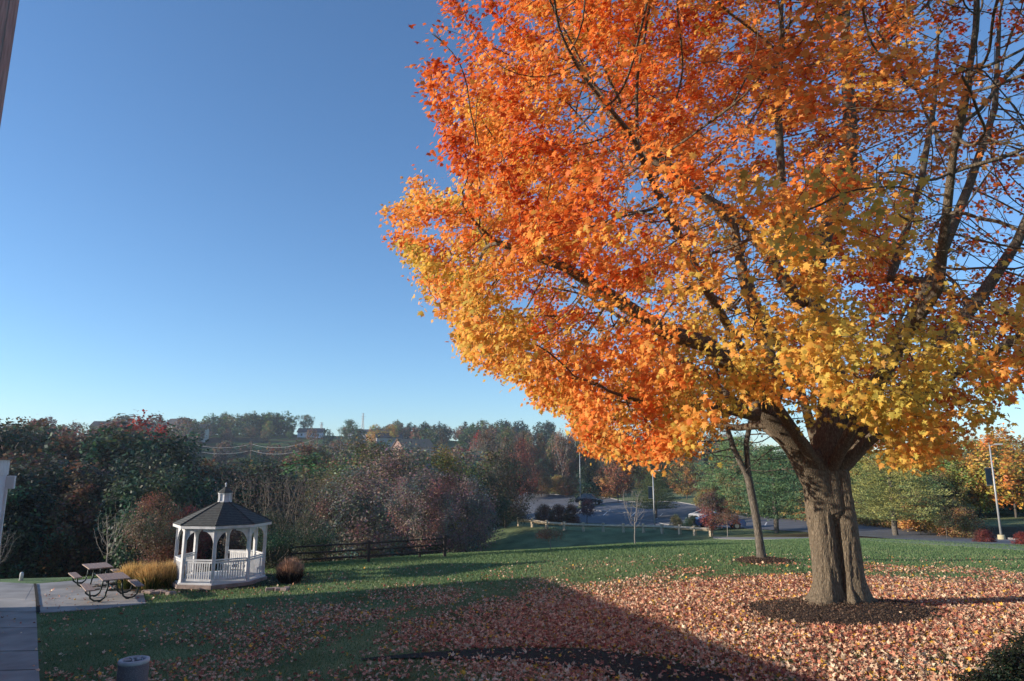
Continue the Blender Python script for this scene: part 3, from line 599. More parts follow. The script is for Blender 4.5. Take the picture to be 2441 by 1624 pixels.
def pine(seed, H=10., rad=4.5, z0=1.9, nleaf=17000):
    """spreading white pine: whorled level limbs carrying flat pads of needles"""
    q = np.random.default_rng(seed); ip = [[0,0,0]]; pa = [-1]
    for k_ in range(1,30): ip.append([.02*math.sin(k_),.02*math.cos(k_),H*.97*k_/29]); pa.append(k_-1)
    pads = []
    z = z0
    while z < H*.96:
        u = (z-z0)/(H-z0); R_ = rad*(1-u**1.5)**.8+.25; nb = 7
        for b_ in range(nb):
            a = 2*math.pi*(b_+q.random())/nb; L_ = R_*q.uniform(.72,1.08); last = int(np.clip(round(z/H/.97*29),1,29)); m_ = max(3,int(L_/.45))
            for s in range(1,m_+1):
                f = s/m_; ip.append([math.cos(a)*L_*f, math.sin(a)*L_*f, z+.10*L_*f*f+q.normal(0,.02)]); pa.append(last); last = len(ip)-1
                if f > .22:
                    for e in range(2):
                        w_ = .28*L_*(1-.4*f)+.25; pads.append((ip[-1][0]+q.normal(0,w_*.5), ip[-1][1]+q.normal(0,w_*.5), ip[-1][2]+.06, .22+.20*q.random()))
        z += q.uniform(.42,.62)*(1-.25*u)
    P_ = np.array(ip,float); P_, r_, mn_ = finish(P_, np.array(pa), .022, 2.0, 0, 0); wv = skin_all(P_, np.array(pa), r_, mn_, ((.05,8),(0,3)))
    pads = np.array(pads); ix = q.integers(0,len(pads),nleaf); pd = pads[ix]; c_ = pd[:,:3]+q.normal(0,1,(nleaf,3))*np.stack([pd[:,3],pd[:,3],pd[:,3]*.32],1)
    d = nrm(nrm(c_*np.array([1,1,0]))*.6+np.array([0,0,.45])+q.normal(0,.5,(nleaf,3))); sd = nrm(np.cross(d, q.normal(0,1,(nleaf,3)))); L_ = q.uniform(.12,.22,nleaf)[:,None]
    Vv = np.stack([c_-sd*.035, c_+sd*.035, c_+d*L_+sd*.012, c_+d*L_-sd*.012],1).reshape(-1,3)
    cc = (.7+.6*q.random(nleaf))[:,None]*(1+(vnoise(c_+seed,1.1)-.5)[:,None]*np.array([.8,.3,-.2]))
    return wv, (Vv, np.arange(4*nleaf).reshape(-1,4), np.repeat(cc,4,0))
meshes = {}
def reg(name, data, wood='twig'):
    (wv, wt), lf = data
    tmp = bigmesh('trunk', wv, wt, M[wood], smooth=True); mw = tmp.data; bpy.data.objects.remove(tmp)
    ml = None
    if lf is not None:
        tmp = bigmesh('crown', lf[0], lf[1], M['foliage'], col=lf[2]); ml = tmp.data; bpy.data.objects.remove(tmp)
    meshes[name] = (mw, ml)
def plant(name, kind, x, y, s, colr=(.1,.1,.05), label='', cat='tree', group=None, rz=None, sx=1.0, dz=-.1, sz=1.0):
    o = empty(name, (x, y, g1(x,y)+dz), rnd.uniform(0,6.28) if rz is None else rz); o.scale = (s*sx, s*sx, s*sz); tag(o, label, cat, group)
    mw, ml = meshes[kind]
    t_ = bpy.data.objects.new('trunk', mw); C.objects.link(t_); t_.parent = o
    if ml:
        c_ = bpy.data.objects.new('crown', ml); C.objects.link(c_); c_.parent = o; c_.color = (*colr, 1)
    return o
for k_ in range(4): reg('far%d'%k_, proto(100+k_, H=10, crown_r=[3.6,4.2,3.2,3.9][k_], z0=[1.6,1.2,1.8,1.0][k_], shape=['round','round','oval','vase'][k_], nleaf=7000, lsize=.30))
for k_ in range(2): reg('farbare%d'%k_, proto(120+k_, H=10, crown_r=3.4, z0=1.8, natt=900, shape=['vase','oval'][k_], nleaf=1300, lsize=.22, tip=.018, dk=.42), 'pale_twig')
reg('conifer0', proto(130, H=10, crown_r=2.6, z0=.8, natt=900, shape='cone', nleaf=8000, lsize=.24))
reg('pear0', proto(140, H=8, crown_r=2.9, z0=1.1, natt=1300, shape='oval', nleaf=17000, lsize=.15, step=.28, dk=.4, gaps=.46))
reg('pear1', proto(141, H=8, crown_r=2.6, z0=1.3, natt=1300, shape='vase', nleaf=15000, lsize=.15, step=.28, dk=.4, gaps=.48))
reg('oak0', proto(142, H=8, crown_r=3.1, z0=1.0, natt=1400, shape='round', nleaf=19000, lsize=.15, step=.28, dk=.4, gaps=.45))
reg('brush', proto(143, H=7, crown_r=3.2, z0=.5, natt=2600, shape='vase', nleaf=2600, lsize=.10, step=.22, dk=.26, tip=.010, gaps=.3), 'twig')
reg('sapling', proto(144, H=4.6, crown_r=1.1, z0=1.4, natt=420, shape='vase', nleaf=0, step=.14, di=1.6, dk=.17, tip=.006, gaps=.3), 'pale_twig')
reg('weeping', proto(145, H=2.3, crown_r=1.6, z0=1.5, natt=420, shape='umbrella', nleaf=2600, lsize=.09, step=.12, di=1.8, dk=.16, tip=.006, gaps=.3), 'pale_twig')
reg('redtree', proto(146, H=5, crown_r=1.7, z0=1.0, natt=700, shape='oval', nleaf=7000, lsize=.13, step=.2, di=2, dk=.26, tip=.008, gaps=.4))
reg('bush', proto(147, H=1.6, crown_r=.85, z0=.15, natt=500, shape='bush', nleaf=6500, lsize=.075, step=.1, di=1, dk=.13, tip=.004, gaps=.2))
reg('shrub', proto(148, H=4.2, crown_r=1.6, z0=.3, natt=900, shape='oval', nleaf=12000, lsize=.085, step=.16, di=1.6, dk=.22, tip=.006, gaps=.42))
reg('smallround', proto(149, H=3.2, crown_r=1.1, z0=1.3, natt=400, shape='round', nleaf=3500, lsize=.10, step=.14, di=1.5, dk=.18, tip=.006, gaps=.35))
reg('pine0', pine(150, 9.5, 4.6, 2.0, 22000), 'bark2'); reg('pine1', pine(151, 9.0, 4.4, 1.6, 22000), 'bark2')
print('protos done')
# second tree behind the maple, nearly bare
sx_, sy_ = ground(1817, 1338)
q = np.random.default_rng(9); b2 = np.array([sx_, sy_, g1(sx_,sy_)])
ip = seg([b2+[0,0,0], b2+[-.12,0,1.6], b2+[-.32,0,3.1]], .3); pa = list(range(-1,len(ip)-1))
f0 = len(ip)-1
for pts in ([b2+[-.85,0,4.3], b2+[-1.2,.2,6.0], b2+[-1.3,.2,8.0]], [b2+[-.30,.1,4.5], b2+[.2,.2,6.2], b2+[.6,0,8.0]]):
    last = f0
    for w_ in seg([ip[f0]]+pts, .3)[1:]: ip.append(w_); pa.append(last); last = len(ip)-1
att = q.normal(0,1,(2600,3))*[2.3,2.3,1.9]+b2+[-.4,0,6.6]; att = att[(att[:,2] > b2[2]+3.2)][:1500]
P2, pr2 = colonize(np.array(ip), pa, att, .25, 3, .34, 80, .14, 0, 15000, q); P2, rr2, mn2 = finish(P2, pr2, .0075, 2.15, len(ip), 2)
t2 = empty('bare_tree', tuple(b2)); tag(t2, 'nearly leafless grey tree with a forked leaning trunk behind the big maple', 'tree')
rr2 = np.maximum(rr2, 0); fla = 1+.45*np.exp(-(P2[:,2]-b2[2])/.3); rr2 = np.minimum(rr2,.30)*np.where(P2[:,2]-b2[2] < 2, fla, 1)
V, T_ = skin_all(P2-b2, pr2, rr2, mn2, ((.05,16),(.012,6),(0,3))); bigmesh('trunk', V, T_, M['bark2'], t2, smooth=True)
tn = np.nonzero(rr2 < .012)[0]; ix = q.choice(len(tn), 1500); c = P2[tn][ix]-b2+q.normal(0,.1,(1500,3)); nor = q.normal(0,1,(1500,3)); V, T_, kk = leaves(c, nor, q.normal(0,1,(1500,3)), q.uniform(.05,.09,1500), LEAF2)
bigmesh('crown', V, T_, M['litter'], t2, col=np.tile([.22,.13,.06],(len(V),1)))
disc('mulch_ring', sx_-.05, sy_-.1, 1.05, .95, .1, M['mulch'], 'small dark mulch ring around the nearly bare tree', 'mulch bed', seed=8)

# ------------------------------------------------------------------ single trees and shrubs of the middle distance
def top_scale(x, y, toppy, H0):                        # scale so that the crown top reaches the given picture height
    d = ray(1220, toppy); return (CZ+d[2]*y/d[1]-g1(x,y))/H0
def treeat(name, kind, px, Y, toppy, colr, label, cat='tree', group=None, sx=1.0, H0=None):
    d = ray(px, 1250); x = d[0]*Y/d[1]; H0 = H0 or {'pear0':8,'pear1':8,'oak0':8,'brush':7,'sapling':4.6,'weeping':2.3,'redtree':5,'bush':1.6,'shrub':4.2,'smallround':3.2,'pine0':9.5,'pine1':9}.get(kind,10)
    s = top_scale(x, Y, toppy, H0); return plant(name, kind, x, Y, s, colr, label, cat, group, sx=sx)
def treeon(name, kind, px, py, toppy, colr, label, cat='tree', group=None, sx=1.0):
    x, y = ground(px, py); H0 = {'pear0':8,'pear1':8,'oak0':8,'brush':7,'sapling':4.6,'weeping':2.3,'redtree':5,'bush':1.6,'shrub':4.2,'smallround':3.2,'pine0':9.5,'pine1':9}.get(kind,10)
    s = top_scale(x, y, toppy, H0); return plant(name, kind, x, y, s, colr, label, cat, group, sx=sx)
GREY_P=(.24,.20,.16); PURP=(.24,.18,.165); OLIVE=(.16,.16,.07); DKG=(.06,.095,.055); GRN=(.10,.16,.06); YG=(.20,.20,.055); RED=(.32,.05,.035); BRN=(.22,.135,.08); GOLD=(.50,.31,.07); ORG=(.50,.20,.035)
treeon('pear_tree','pear1',1000,1330,1125,PURP,'dull purple pear tree whose forked trunk stands on the lawn edge at the rail fence', sx=1.15)
treeat('pear_tree','pear0',860,46,1115,GREY_P,'broad grey purple tree behind the rail fence, left of the forked pear tree', sx=1.25)
treeat('pear_tree','pear0',945,56,1060,GREY_P,'tall dusky brown tree behind the purple trees beside the lawn', sx=1.1)
treeat('broadleaf_tree','oak0',1060,62,1075,YG,'yellow green tree showing above the purple pear trees', sx=1.1)
treeat('pear_tree','pear0',1110,48,1135,PURP,'dark purple tree at the right end of the purple row by the lawn', sx=1.0)
treeat('broadleaf_tree','oak0',860,60,1055,OLIVE,'olive brown tree rising behind the grey purple trees', sx=1.0)
treeat('broadleaf_tree','oak0',790,52,1150,OLIVE,'low olive tree left of the purple trees near the fence', sx=1.1)
treeat('brush_tree','brush',655,44,1125,(.15,.12,.09),'pale brown mass of bare twigs behind the right side of the gazebo', sx=1.15)
treeat('brush_tree','brush',720,50,1135,(.13,.11,.08),'second bare twiggy tree between the gazebo and the purple trees', sx=1.0)
treeat('evergreen_shrub','shrub',655,31.5,1215,DKG,'dark green shrub touching the right posts of the gazebo','shrub', sx=1.2)
treeat('evergreen_shrub','shrub',740,36,1225,DKG,'dark green shrub behind the round reddish grass tuft','shrub', sx=1.3)
treeat('plum_tree','shrub',372,31.5,1172,(.19,.14,.09),'purple and green leafed small tree left of the gazebo roof', sx=.95)
treeat('plum_tree','shrub',455,32.5,1205,(.17,.07,.06),'dark red small tree seen through and above the left side of the gazebo')
treeat('plum_tree','shrub',575,33,1235,(.17,.08,.06),'low brown leafed tree seen through the gazebo middle')
treeat('sapling_tree','sapling',265,30.5,1218,None or (.1,.1,.1),'thin bare pale tree behind the picnic tables')
treeat('sapling_tree','sapling',12,29,1255,(.1,.1,.1),'thin bare tree at the left edge beside the white building')
treeat('broadleaf_tree','oak0',1205,72,1085,(.09,.085,.06),'dark green brown tree standing by the low timber rail at the car park corner', sx=1.05)
treeat('broadleaf_tree','pear0',1140,66,1110,DKG,'dark tree just left of the car park, behind the purple trees', sx=1.1)
treeon('weeping_tree','weeping',1312,1312,1256,(.22,.11,.06),'small umbrella shaped brown tree on a pale trunk at the lawn edge')
treeon('sapling_tree','sapling',1514,1298,1160,(.1,.1,.1),'bare vase shaped young tree on the lawn in front of the timber rail')
treeon('weeping_tree','weeping',1735,1282,1218,(.20,.10,.06),'small umbrella shaped tree right of the reddish brown tree', sx=.8)
treeon('small_tree','smallround',1400,1256,1185,(.10,.06,.07),'small dark round topped tree in front of the dark parked car')
treeon('red_tree','redtree',1700,1280,1168,(.24,.10,.08),'reddish brown small tree at the right end of the timber rail')
treeon('small_tree','smallround',2258,1286,1205,(.07,.10,.05),'small dark green tree by the road, right of the yellow green pine')
for px,lab in ((1297,'leftmost of three rounded brown shrubs at the car park'),(1331,'middle one of three rounded brown shrubs at the car park'),(1362,'rightmost of three rounded brown shrubs at the car park')):
    treeon('round_shrub','bush',px,1251,1202,(.17,.10,.055),lab,'shrub','rounded brown shrubs by the car park', sx=.95)
treeon('round_shrub','bush',1612,1263,1226,(.24,.27,.12),'left of two round green bushes behind the timber rail','shrub','green bushes behind the timber rail')
treeon('round_shrub','bush',1650,1264,1227,(.22,.27,.11),'right of two round green bushes behind the timber rail','shrub','green bushes behind the timber rail')
treeon('pine_tree','pine1',1852,1270,1055,(.12,.21,.10),'bluish green pine with a short trunk between the bare tree and the maple trunk', sx=1.05)
treeon('pine_tree','pine0',2135,1278,1070,(.32,.34,.12),'yellow green pine with level tiers and a bare foot, right of the maple trunk', sx=1.25)
treeat('pine_tree','pine1',1760,100,1035,(.19,.30,.12),'tall light green pine behind the nearly bare tree', sx=1.1)
treeat('pine_tree','pine0',1565,98,1120,(.09,.13,.055),'olive green pine behind the light pole with a banner', sx=1.0)
treeat('conifer_tree','conifer0',1400,150,1080,(.035,.065,.04),'dark green dense tree behind the dark parked car', sx=1.3)
treeat('broadleaf_tree','far0',1475,150,1060,(.26,.12,.06),'rust coloured tree behind the car park', sx=.9)
treeat('broadleaf_tree','far3',1560,150,1070,(.20,.17,.06),'olive gold tree behind the car park')
treeat('broadleaf_tree','far1',1640,140,1070,(.27,.17,.06),'golden brown tree behind the bushes of the car park')
treeat('broadleaf_tree','far0',2425,66,1015,(.55,.30,.07),'golden orange tree at the right edge behind the road', sx=1.2)
treeat('broadleaf_tree','far1',2340,72,1085,GOLD,'golden yellow tree behind the light pole at the right', sx=1.1)
treeat('broadleaf_tree','far2',2285,80,1065,(.25,.13,.08),'reddish brown tree behind the yellow green pine')
treeat('broadleaf_tree','far3',2230,84,1085,(.20,.20,.06),'olive tree behind the yellow green pine')
treeat('broadleaf_tree','far1',2441,74,1150,(.22,.22,.05),'low yellow green tree at the right frame edge')
treeat('broadleaf_tree','far0',330,112,990,RED,'tall rust red tree standing above the dark woods on the left', sx=.75)
treeat('broadleaf_tree','far2',60,100,1005,(.17,.10,.05),'brown tree at the left end of the tree line')
treeat('broadleaf_tree','far1',1245,175,1045,(.20,.07,.045),'dark red tree above the dark tree at the car park corner', sx=.7)
treeat('broadleaf_tree','far0',1140,222,1030,(.40,.06,.045),'small bright red tree on the skyline beside a utility pole', sx=.6)
for px,lab in ((888,'left golden yellow tree of the pair on the skyline'),(925,'right golden yellow tree of the pair on the skyline')):
    treeat('broadleaf_tree','far1',px,330,1012,GOLD,lab,'tree','golden trees on the skyline', sx=.9)
treeat('broadleaf_tree','far3',715,400,990,(.16,.19,.10),'pale green round tree standing alone on the ridge', sx=1.0)
treeat('broadleaf_tree','far1',825,360,1000,(.10,.14,.05),'green tree on the ridge beside the antenna mast', sx=1.1)
treeat('conifer_tree','conifer0',510,400,985,(.05,.11,.06),'green conifer at the left end of the ridge grove', sx=1.5)
treeat('broadleaf_tree','far0',565,410,985,(.09,.11,.05),'olive tree in the middle of the ridge grove')
treeat('broadleaf_tree','far2',645,395,985,(.05,.08,.05),'dark tree at the right end of the ridge grove')
treeat('broadleaf_tree','far1',625,380,1003,(.24,.24,.06),'yellow green tree in front of the ridge grove')
# woods: fills, alike enough that nothing tells them apart within a group
reg('lite0', proto(160, H=10, crown_r=4.0, z0=.8, shape='round', nleaf=1500, lsize=.62)); reg('lite1', proto(161, H=10, crown_r=3.4, z0=1.0, shape='oval', nleaf=1300, lsize=.60)); reg('lite2', proto(162, H=10, crown_r=2.4, z0=.6, natt=500, shape='cone', nleaf=1300, lsize=.5))
mass = []
def get(me):
    V = np.empty(len(me.vertices)*3, np.float32); me.vertices.foreach_get('co', V); T_ = np.empty(len(me.loops), np.int32); me.loops.foreach_get('vertex_index', T_); c_ = None
    if 'col' in me.color_attributes: c_ = np.empty(len(me.vertices)*4, np.float32); me.color_attributes['col'].data.foreach_get('color', c_); c_ = c_.reshape(-1,4)[:,:3]
    return V.reshape(-1,3), T_.reshape(-1,4), c_
lite = [(get(meshes['lite%d'%k_][0]), get(meshes['lite%d'%k_][1])) for k_ in range(3)]
def fillmass(n, pxr, Yr, topr, cols, sx=(1,1.4), con=.15, minH=5):
    for i in range(n):
        Y = rnd.uniform(*Yr); px = rnd.uniform(*pxr); d = ray(px,1250); x = d[0]*Y/d[1]; s = top_scale(x, Y, rnd.uniform(*topr), 10)
        if s*10 < minH: s = minH/10*rnd.uniform(1,1.5)
        w_ = s*rnd.uniform(*sx); a = rnd.uniform(0,6.28); (tv_,tt_,_), (cv,ct,cc_) = lite[2 if rnd.random() < con else rnd.choice((0,1))]; c_ = np.array(rnd.choice(cols))*rnd.uniform(.75,1.25)
        for v_, t_, cl in ((tv_,tt_,np.tile([.08,.07,.06],(len(tv_),1))),(cv,ct,cc_*c_)):
            X = v_[:,0]*w_; Y_ = v_[:,1]*w_; mass.append((np.stack([x+X*math.cos(a)-Y_*math.sin(a), Y+X*math.sin(a)+Y_*math.cos(a), g1(x,Y)-.1+v_[:,2]*s],1), t_, cl))
def fill(n, pxr, Yr, topr, kinds, cols, label, group, name='woodland_tree', sx=(.9,1.3), minH=4):
    for i in range(n):
        Y = rnd.uniform(*Yr); px = rnd.uniform(*pxr); d = ray(px,1250); x = d[0]*Y/d[1]; tp = rnd.uniform(*topr)
        s = top_scale(x, Y, tp, 10)
        if s*10 < minH: s = minH/10*rnd.uniform(1,1.4)
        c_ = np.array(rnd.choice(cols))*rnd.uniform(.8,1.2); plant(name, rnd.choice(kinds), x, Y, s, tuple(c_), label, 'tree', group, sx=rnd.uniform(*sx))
FK = ['far0','far1','far2','far3']
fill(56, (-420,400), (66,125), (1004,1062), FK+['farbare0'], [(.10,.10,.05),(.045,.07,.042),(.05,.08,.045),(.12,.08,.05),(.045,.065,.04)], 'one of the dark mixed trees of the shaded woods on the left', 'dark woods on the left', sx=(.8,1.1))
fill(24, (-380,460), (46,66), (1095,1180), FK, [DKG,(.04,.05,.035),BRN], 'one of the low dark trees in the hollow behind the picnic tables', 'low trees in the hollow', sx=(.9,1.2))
fill(18, (420,820), (75,140), (1085,1130), FK+['farbare1'], [OLIVE,DKG,GRN,(.14,.10,.05)], 'one of the olive trees in the valley behind the gazebo', 'olive trees in the valley')
fill(16, (700,1220), (90,150), (1060,1100), FK+['farbare0','farbare1'], [OLIVE,BRN,GREY_P,(.14,.13,.07)], 'one of the mixed autumn trees beyond the purple pear trees', 'autumn trees beyond the purple trees')
fill(50, (1110,1780), (196,235), (1020,1055), FK+['farbare0','farbare1'], [OLIVE,BRN,(.18,.13,.07),(.13,.10,.07),(.17,.15,.06)], 'one of the brown and olive trees of the wood behind the car park', 'wood behind the car park', sx=(.6,.85))
fill(22, (1180,1760), (175,195), (1110,1150), FK, [OLIVE,BRN,(.22,.13,.06)], 'one of the low trees at the foot of the wood behind the car park', 'low trees behind the car park', sx=(1,1.4), minH=3)
fill(28, (1780,2560), (84,120), (1040,1110), FK, [OLIVE,(.32,.28,.08),(.38,.24,.06),BRN], 'one of the yellow brown trees of the wood behind the road on the right', 'wood behind the road', sx=(.9,1.2))
fill(40, (1960,2560), (66,80), (1075,1165), FK, [(.34,.32,.09),(.24,.24,.09),(.42,.33,.08)], 'one of the low yellow brown trees along the far road edge', 'low trees along the road', sx=(1.1,1.5), minH=2.2)
q = np.random.default_rng(303)
fl_x = np.array([p[0] for p in lot_far]); fl_y = np.array([p[1] for p in lot_far])
for k_ in range(44):
    t_ = q.uniform(.05,1)**.6*(len(fl_x)-1.6); i0 = min(int(t_),len(fl_x)-2); x = fl_x[i0]+(fl_x[i0+1]-fl_x[i0])*(t_-i0); y = fl_y[i0]+(fl_y[i0+1]-fl_y[i0])*(t_-i0)+q.uniform(1.6,5)+(5 if t_ > 5.6 else 0)
    c_ = np.array([(.33,.30,.10),(.24,.24,.09),(.40,.30,.10),(.28,.20,.09)][q.integers(0,4)])*q.uniform(.8,1.1)
    plant('roadside_shrub','bush',x,y,q.uniform(1.1,2.1)*(.6+y/160),tuple(c_),'one of the olive and gold shrubs in the brush along the far kerb','shrub','brush along the far kerb',sx=q.uniform(1,1.5))
fillmass(70, (430,1260), (340,440), (1008,1034), [OLIVE,GRN,BRN,DKG,(.17,.14,.07)])
fillmass(55, (480,1300), (230,300), (1042,1082), [OLIVE,BRN,(.16,.12,.08),GREY_P,GRN])
fillmass(45, (900,1340), (380,430), (1000,1020), [DKG,(.06,.08,.05),OLIVE], con=.4)
fillmass(20, (470,670), (385,420), (980,1000), [DKG,GRN,(.17,.17,.06)], sx=(1.2,1.6))
fillmass(60, (-350,480), (200,400), (985,1018), [BRN,OLIVE,GREY_P,(.2,.07,.05)])
o_ = 0; VV = []; TT = []; CC = []
for v_, t_, c_ in mass: VV.append(v_); TT.append(t_+o_); CC.append(c_); o_ += len(v_)
tag(bigmesh('far_woodland', np.concatenate(VV), np.concatenate(TT), leafmat('far_foliage', .3), col=np.concatenate(CC)), 'far off autumn woodland covering the hill on the skyline', 'woodland', kind='stuff')

# ------------------------------------------------------------------ ornamental grasses, beds
def grass_clump(name, px, py, w_, d_, h, n, c0, c1, label, seed, cat='ornamental grass'):
    q = np.random.default_rng(seed); x0, y0 = ground(px, py); o = empty(name, (x0,y0,g1(x0,y0))); tag(o, label, cat)
    def blades(n, h0, h1, wd, lean):
        ux, uy = q.uniform(-1,1,n), q.uniform(-1,1,n); k_ = ux**2+uy**2 < 1; ux, uy = ux[k_], uy[k_]; m = len(ux); hh = q.uniform(h0,h1,m)*(1-.35*(ux**2+uy**2))
        bx, by = ux*w_*.6, uy*d_*.6; tx, ty = bx+ux*w_*.4*lean+q.normal(0,.06,m), by+uy*d_*.4*lean+q.normal(0,.06,m); a = q.uniform(0,3.14,m)
        wx, wy = np.cos(a)*wd, np.sin(a)*wd; z_ = 0*bx-.05; mx_, my_ = bx*.6+tx*.4, by*.6+ty*.4
        V = np.stack([np.stack([bx-wx,by-wy,z_],1),np.stack([bx+wx,by+wy,z_],1),np.stack([mx_+wx,my_+wy,hh*.6],1),np.stack([mx_-wx,my_-wy,hh*.6],1),np.stack([tx,ty,hh],1)],1)
        i = np.arange(m)[:,None]*5; T4 = i+np.array([[0,1,2,3]]); T5 = i+np.array([[3,2,4,4]]); return V.reshape(-1,3), T4, T5, m
    for nm, nn_, h0, h1, cc in (('blades', n, h*.35, h*.8, c0), ('plumes', int(n*.6), h*.7, h*1.05, c1)):
        V, T4, T5, m = blades(nn_, h0, h1, .011, 1.0)
        tri = np.concatenate([T4[:,[0,1,2]], T4[:,[0,2,3]], T5[:,:3]]); cl = np.clip(np.array(cc)*q.uniform(.7,1.3,(m,1)),0,1)
        bigmesh(nm, V, tri, M['blade'], o, col=np.repeat(cl,5,0))
    return o
grass_clump('ornamental_grass', 318, 1402, .75, .7, 1.05, 2600, (.09,.12,.04), (.62,.42,.16), 'tall golden ornamental grass clump nearest the picnic tables', 1)
grass_clump('ornamental_grass', 362, 1404, .75, .7, 1.05, 2600, (.09,.12,.04), (.62,.40,.16), 'tall golden ornamental grass clump in the middle of the bed', 2)
grass_clump('ornamental_grass', 400, 1400, .65, .7, 1.05, 2400, (.09,.12,.04), (.60,.40,.17), 'tall golden ornamental grass clump touching the left gazebo post', 3)
grass_clump('ornamental_grass', 690, 1390, .55, .55, 1.0, 3600, (.07,.05,.04), (.50,.30,.20), 'round tuft of pinkish brown grass right of the gazebo', 4)
grass_clump('low_plants', 110, 1352, 1.1, .5, .9, 1200, (.07,.10,.04), (.14,.16,.07), 'straggly green weeds behind the low rail fence at the far left', 5, 'weeds')
grass_clump('low_plants', 200, 1346, 1.1, .5, .9, 1200, (.07,.10,.04), (.16,.15,.07), 'straggly weeds right behind the picnic tables and rail fence', 6, 'weeds')
GXc, GYc = ground(521, 1391)
disc('mulch_bed', GXc-.9, GYc+.35, 4.6, 2.6, .03, M['soil'], 'dark planting bed around the gazebo and grasses', 'planting bed', wob=.08, seed=12)
q = np.random.default_rng(77)
for k_ in range(15):
    px = 345+k_*8.2+q.normal(0,2); x, y = ground(px if k_ < 9 else px+225, 1416+q.normal(0,2)-(.0 if k_ < 9 else 8)); mb = MB(); mb.box((0,0,.05),(q.uniform(.18,.32),.16,.13),q.uniform(-.3,.3))
    o = mb.build('edging_stone', M['stone'], bevel=.03); o.location = (x,y,g1(x,y)); tag(o, 'one of the small reddish stones edging the gazebo bed', 'stone', 'stones edging the gazebo bed')
# curved bed in the shade at the bottom of the frame
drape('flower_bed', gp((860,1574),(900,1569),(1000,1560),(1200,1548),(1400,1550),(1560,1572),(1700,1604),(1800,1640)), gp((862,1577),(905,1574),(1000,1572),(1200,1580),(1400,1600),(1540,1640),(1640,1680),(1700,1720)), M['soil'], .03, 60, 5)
x, y = ground(2420, 1690)
for i,(dx,dy,s) in enumerate(((0,0,.50),(.6,.2,.60),(-.5,-.12,.38))):
    plant('yew_shrub','bush',x+dx,y+dy,s,(.02,.032,.02),['dark evergreen shrub in the bottom right corner, middle of three','dark evergreen shrub cut by the right frame edge','smallest dark evergreen shrub, left of three at bottom right'][i],'shrub', 'dark shrubs at the bottom right', sx=1.1)
for i in range(3):
    x, y = ground(2045+i*95, 1288+i*6) if i else ground(2348,1294); 
    if i == 0: plant('red_shrub','bush',x,y,.55,(.15,.055,.045),'low red shrub beside the light pole at the right','shrub',sx=1.3)
x, y = ground(2441,1300); plant('red_shrub','bush',x,y,.5,(.17,.05,.04),'low red shrub at the right frame edge by the road','shrub',sx=1.3)

# ------------------------------------------------------------------ gazebo
g = empty('gazebo', (GXc, GYc, g1(GXc,GYc)+.02)); g.scale = (.89,.89,.92); tag(g, 'white octagonal gazebo with dark shingle roof and cupola on the lawn', 'gazebo')
va = math.atan2(-GYc, -GXc)                            # direction back towards the viewer
angs = [va+R(8)*-1+R(45)*k_ for k_ in range(8)]
def ov(r_, k_, z): a = angs[k_%8]; return (r_*math.cos(a), r_*math.sin(a), z)
mb = MB(); mb.prism([(2.0*math.cos(a),2.0*math.sin(a)) for a in angs], 2, .04, .19); mb.build('deck', M['stone'], g, bevel=.01)
mb = MB(); mb.prism([(1.92*math.cos(a),1.92*math.sin(a)) for a in angs], 2, .19, .26); mb.build('floor', M['white_dirty'], g, bevel=.01)
RP = 1.80; ZE = 2.35
for k_ in range(8):
    a = angs[k_]; mb = MB(); mb.box((RP*math.cos(a),RP*math.sin(a),(.2+ZE)/2),(.13,.13,ZE-.2),a); mb.box((RP*math.cos(a),RP*math.sin(a),.30),(.17,.17,.12),a); mb.build('post', M['white'], g, bevel=.008)
for k_ in range(8):
    A, B = Vector(ov(RP,k_,0)), Vector(ov(RP,k_+1,0)); d = (B-A); L_ = d.length; d.normalize(); mid = (A+B)/2; an = math.atan2(d.y,d.x)
    if k_ != 4:
        mb = MB(); mb.box((mid.x,mid.y,1.13),(L_-.13,.085,.05),an); mb.box((mid.x,mid.y,1.04),(L_-.13,.04,.07),an); mb.box((mid.x,mid.y,.36),(L_-.13,.045,.09),an)
        nb = 11
        for b_ in range(nb):
            p = A+d*(.13+(L_-.26)*(b_+.5)/nb); mb.box((p.x,p.y,.70),(.045,.03,.62),an)
        mb.build('railing', M['white'], g)
    for s_, Q in ((1,A),(-1,B)):                       # curved corner bracket
        mb = MB(); n_b = 9; ins = []; outp = []
        for t_ in range(n_b):
            u_ = t_/(n_b-1)*math.pi/2; ins.append((.07+.42*(1-math.sin(u_)*1.0)+.0, ZE-.06-.55*(1-math.cos(u_))))
        poly = [(.065,ZE-.05),(.065,ZE-.68)]+[(.065+.50*(1-math.cos(t_*math.pi/2)), ZE-.68+.58*math.sin(t_*math.pi/2)) for t_ in np.linspace(.12,1,8)]+[(.58,ZE-.05)]
        vv = []
        nrmv = Vector((-d.y,d.x,0))
        for sd in (-.018,.018):
            for (u_,z_) in poly: p = Q+d*s_*u_+nrmv*sd; vv.append((p.x,p.y,z_))
        m_ = len(poly); mb.add(vv, [tuple(range(m_)), tuple(range(2*m_-1,m_-1,-1))]+[(i_,(i_+1)%m_,m_+(i_+1)%m_,m_+i_) for i_ in range(m_)]); mb.build('bracket', M['white'], g)
    mb = MB(); mb.box((mid.x,mid.y,ZE+.03),(L_+.02,.10,.14),an); mb.build('beam', M['white'], g)
RE = 2.02
mb = MB()
for k_ in range(8):
    A, B = Vector(ov(RE,k_,ZE+.06)), Vector(ov(RE,k_+1,ZE+.06)); mid = (A+B)/2; d = B-A; mb.box((mid.x,mid.y,ZE+.075),(d.length+.02,.03,.13),math.atan2(d.y,d.x))
mb.build('fascia', M['white'], g)
mb = MB(); rp = [(RE+.04,ZE+.145),(.30,ZE+.98)]
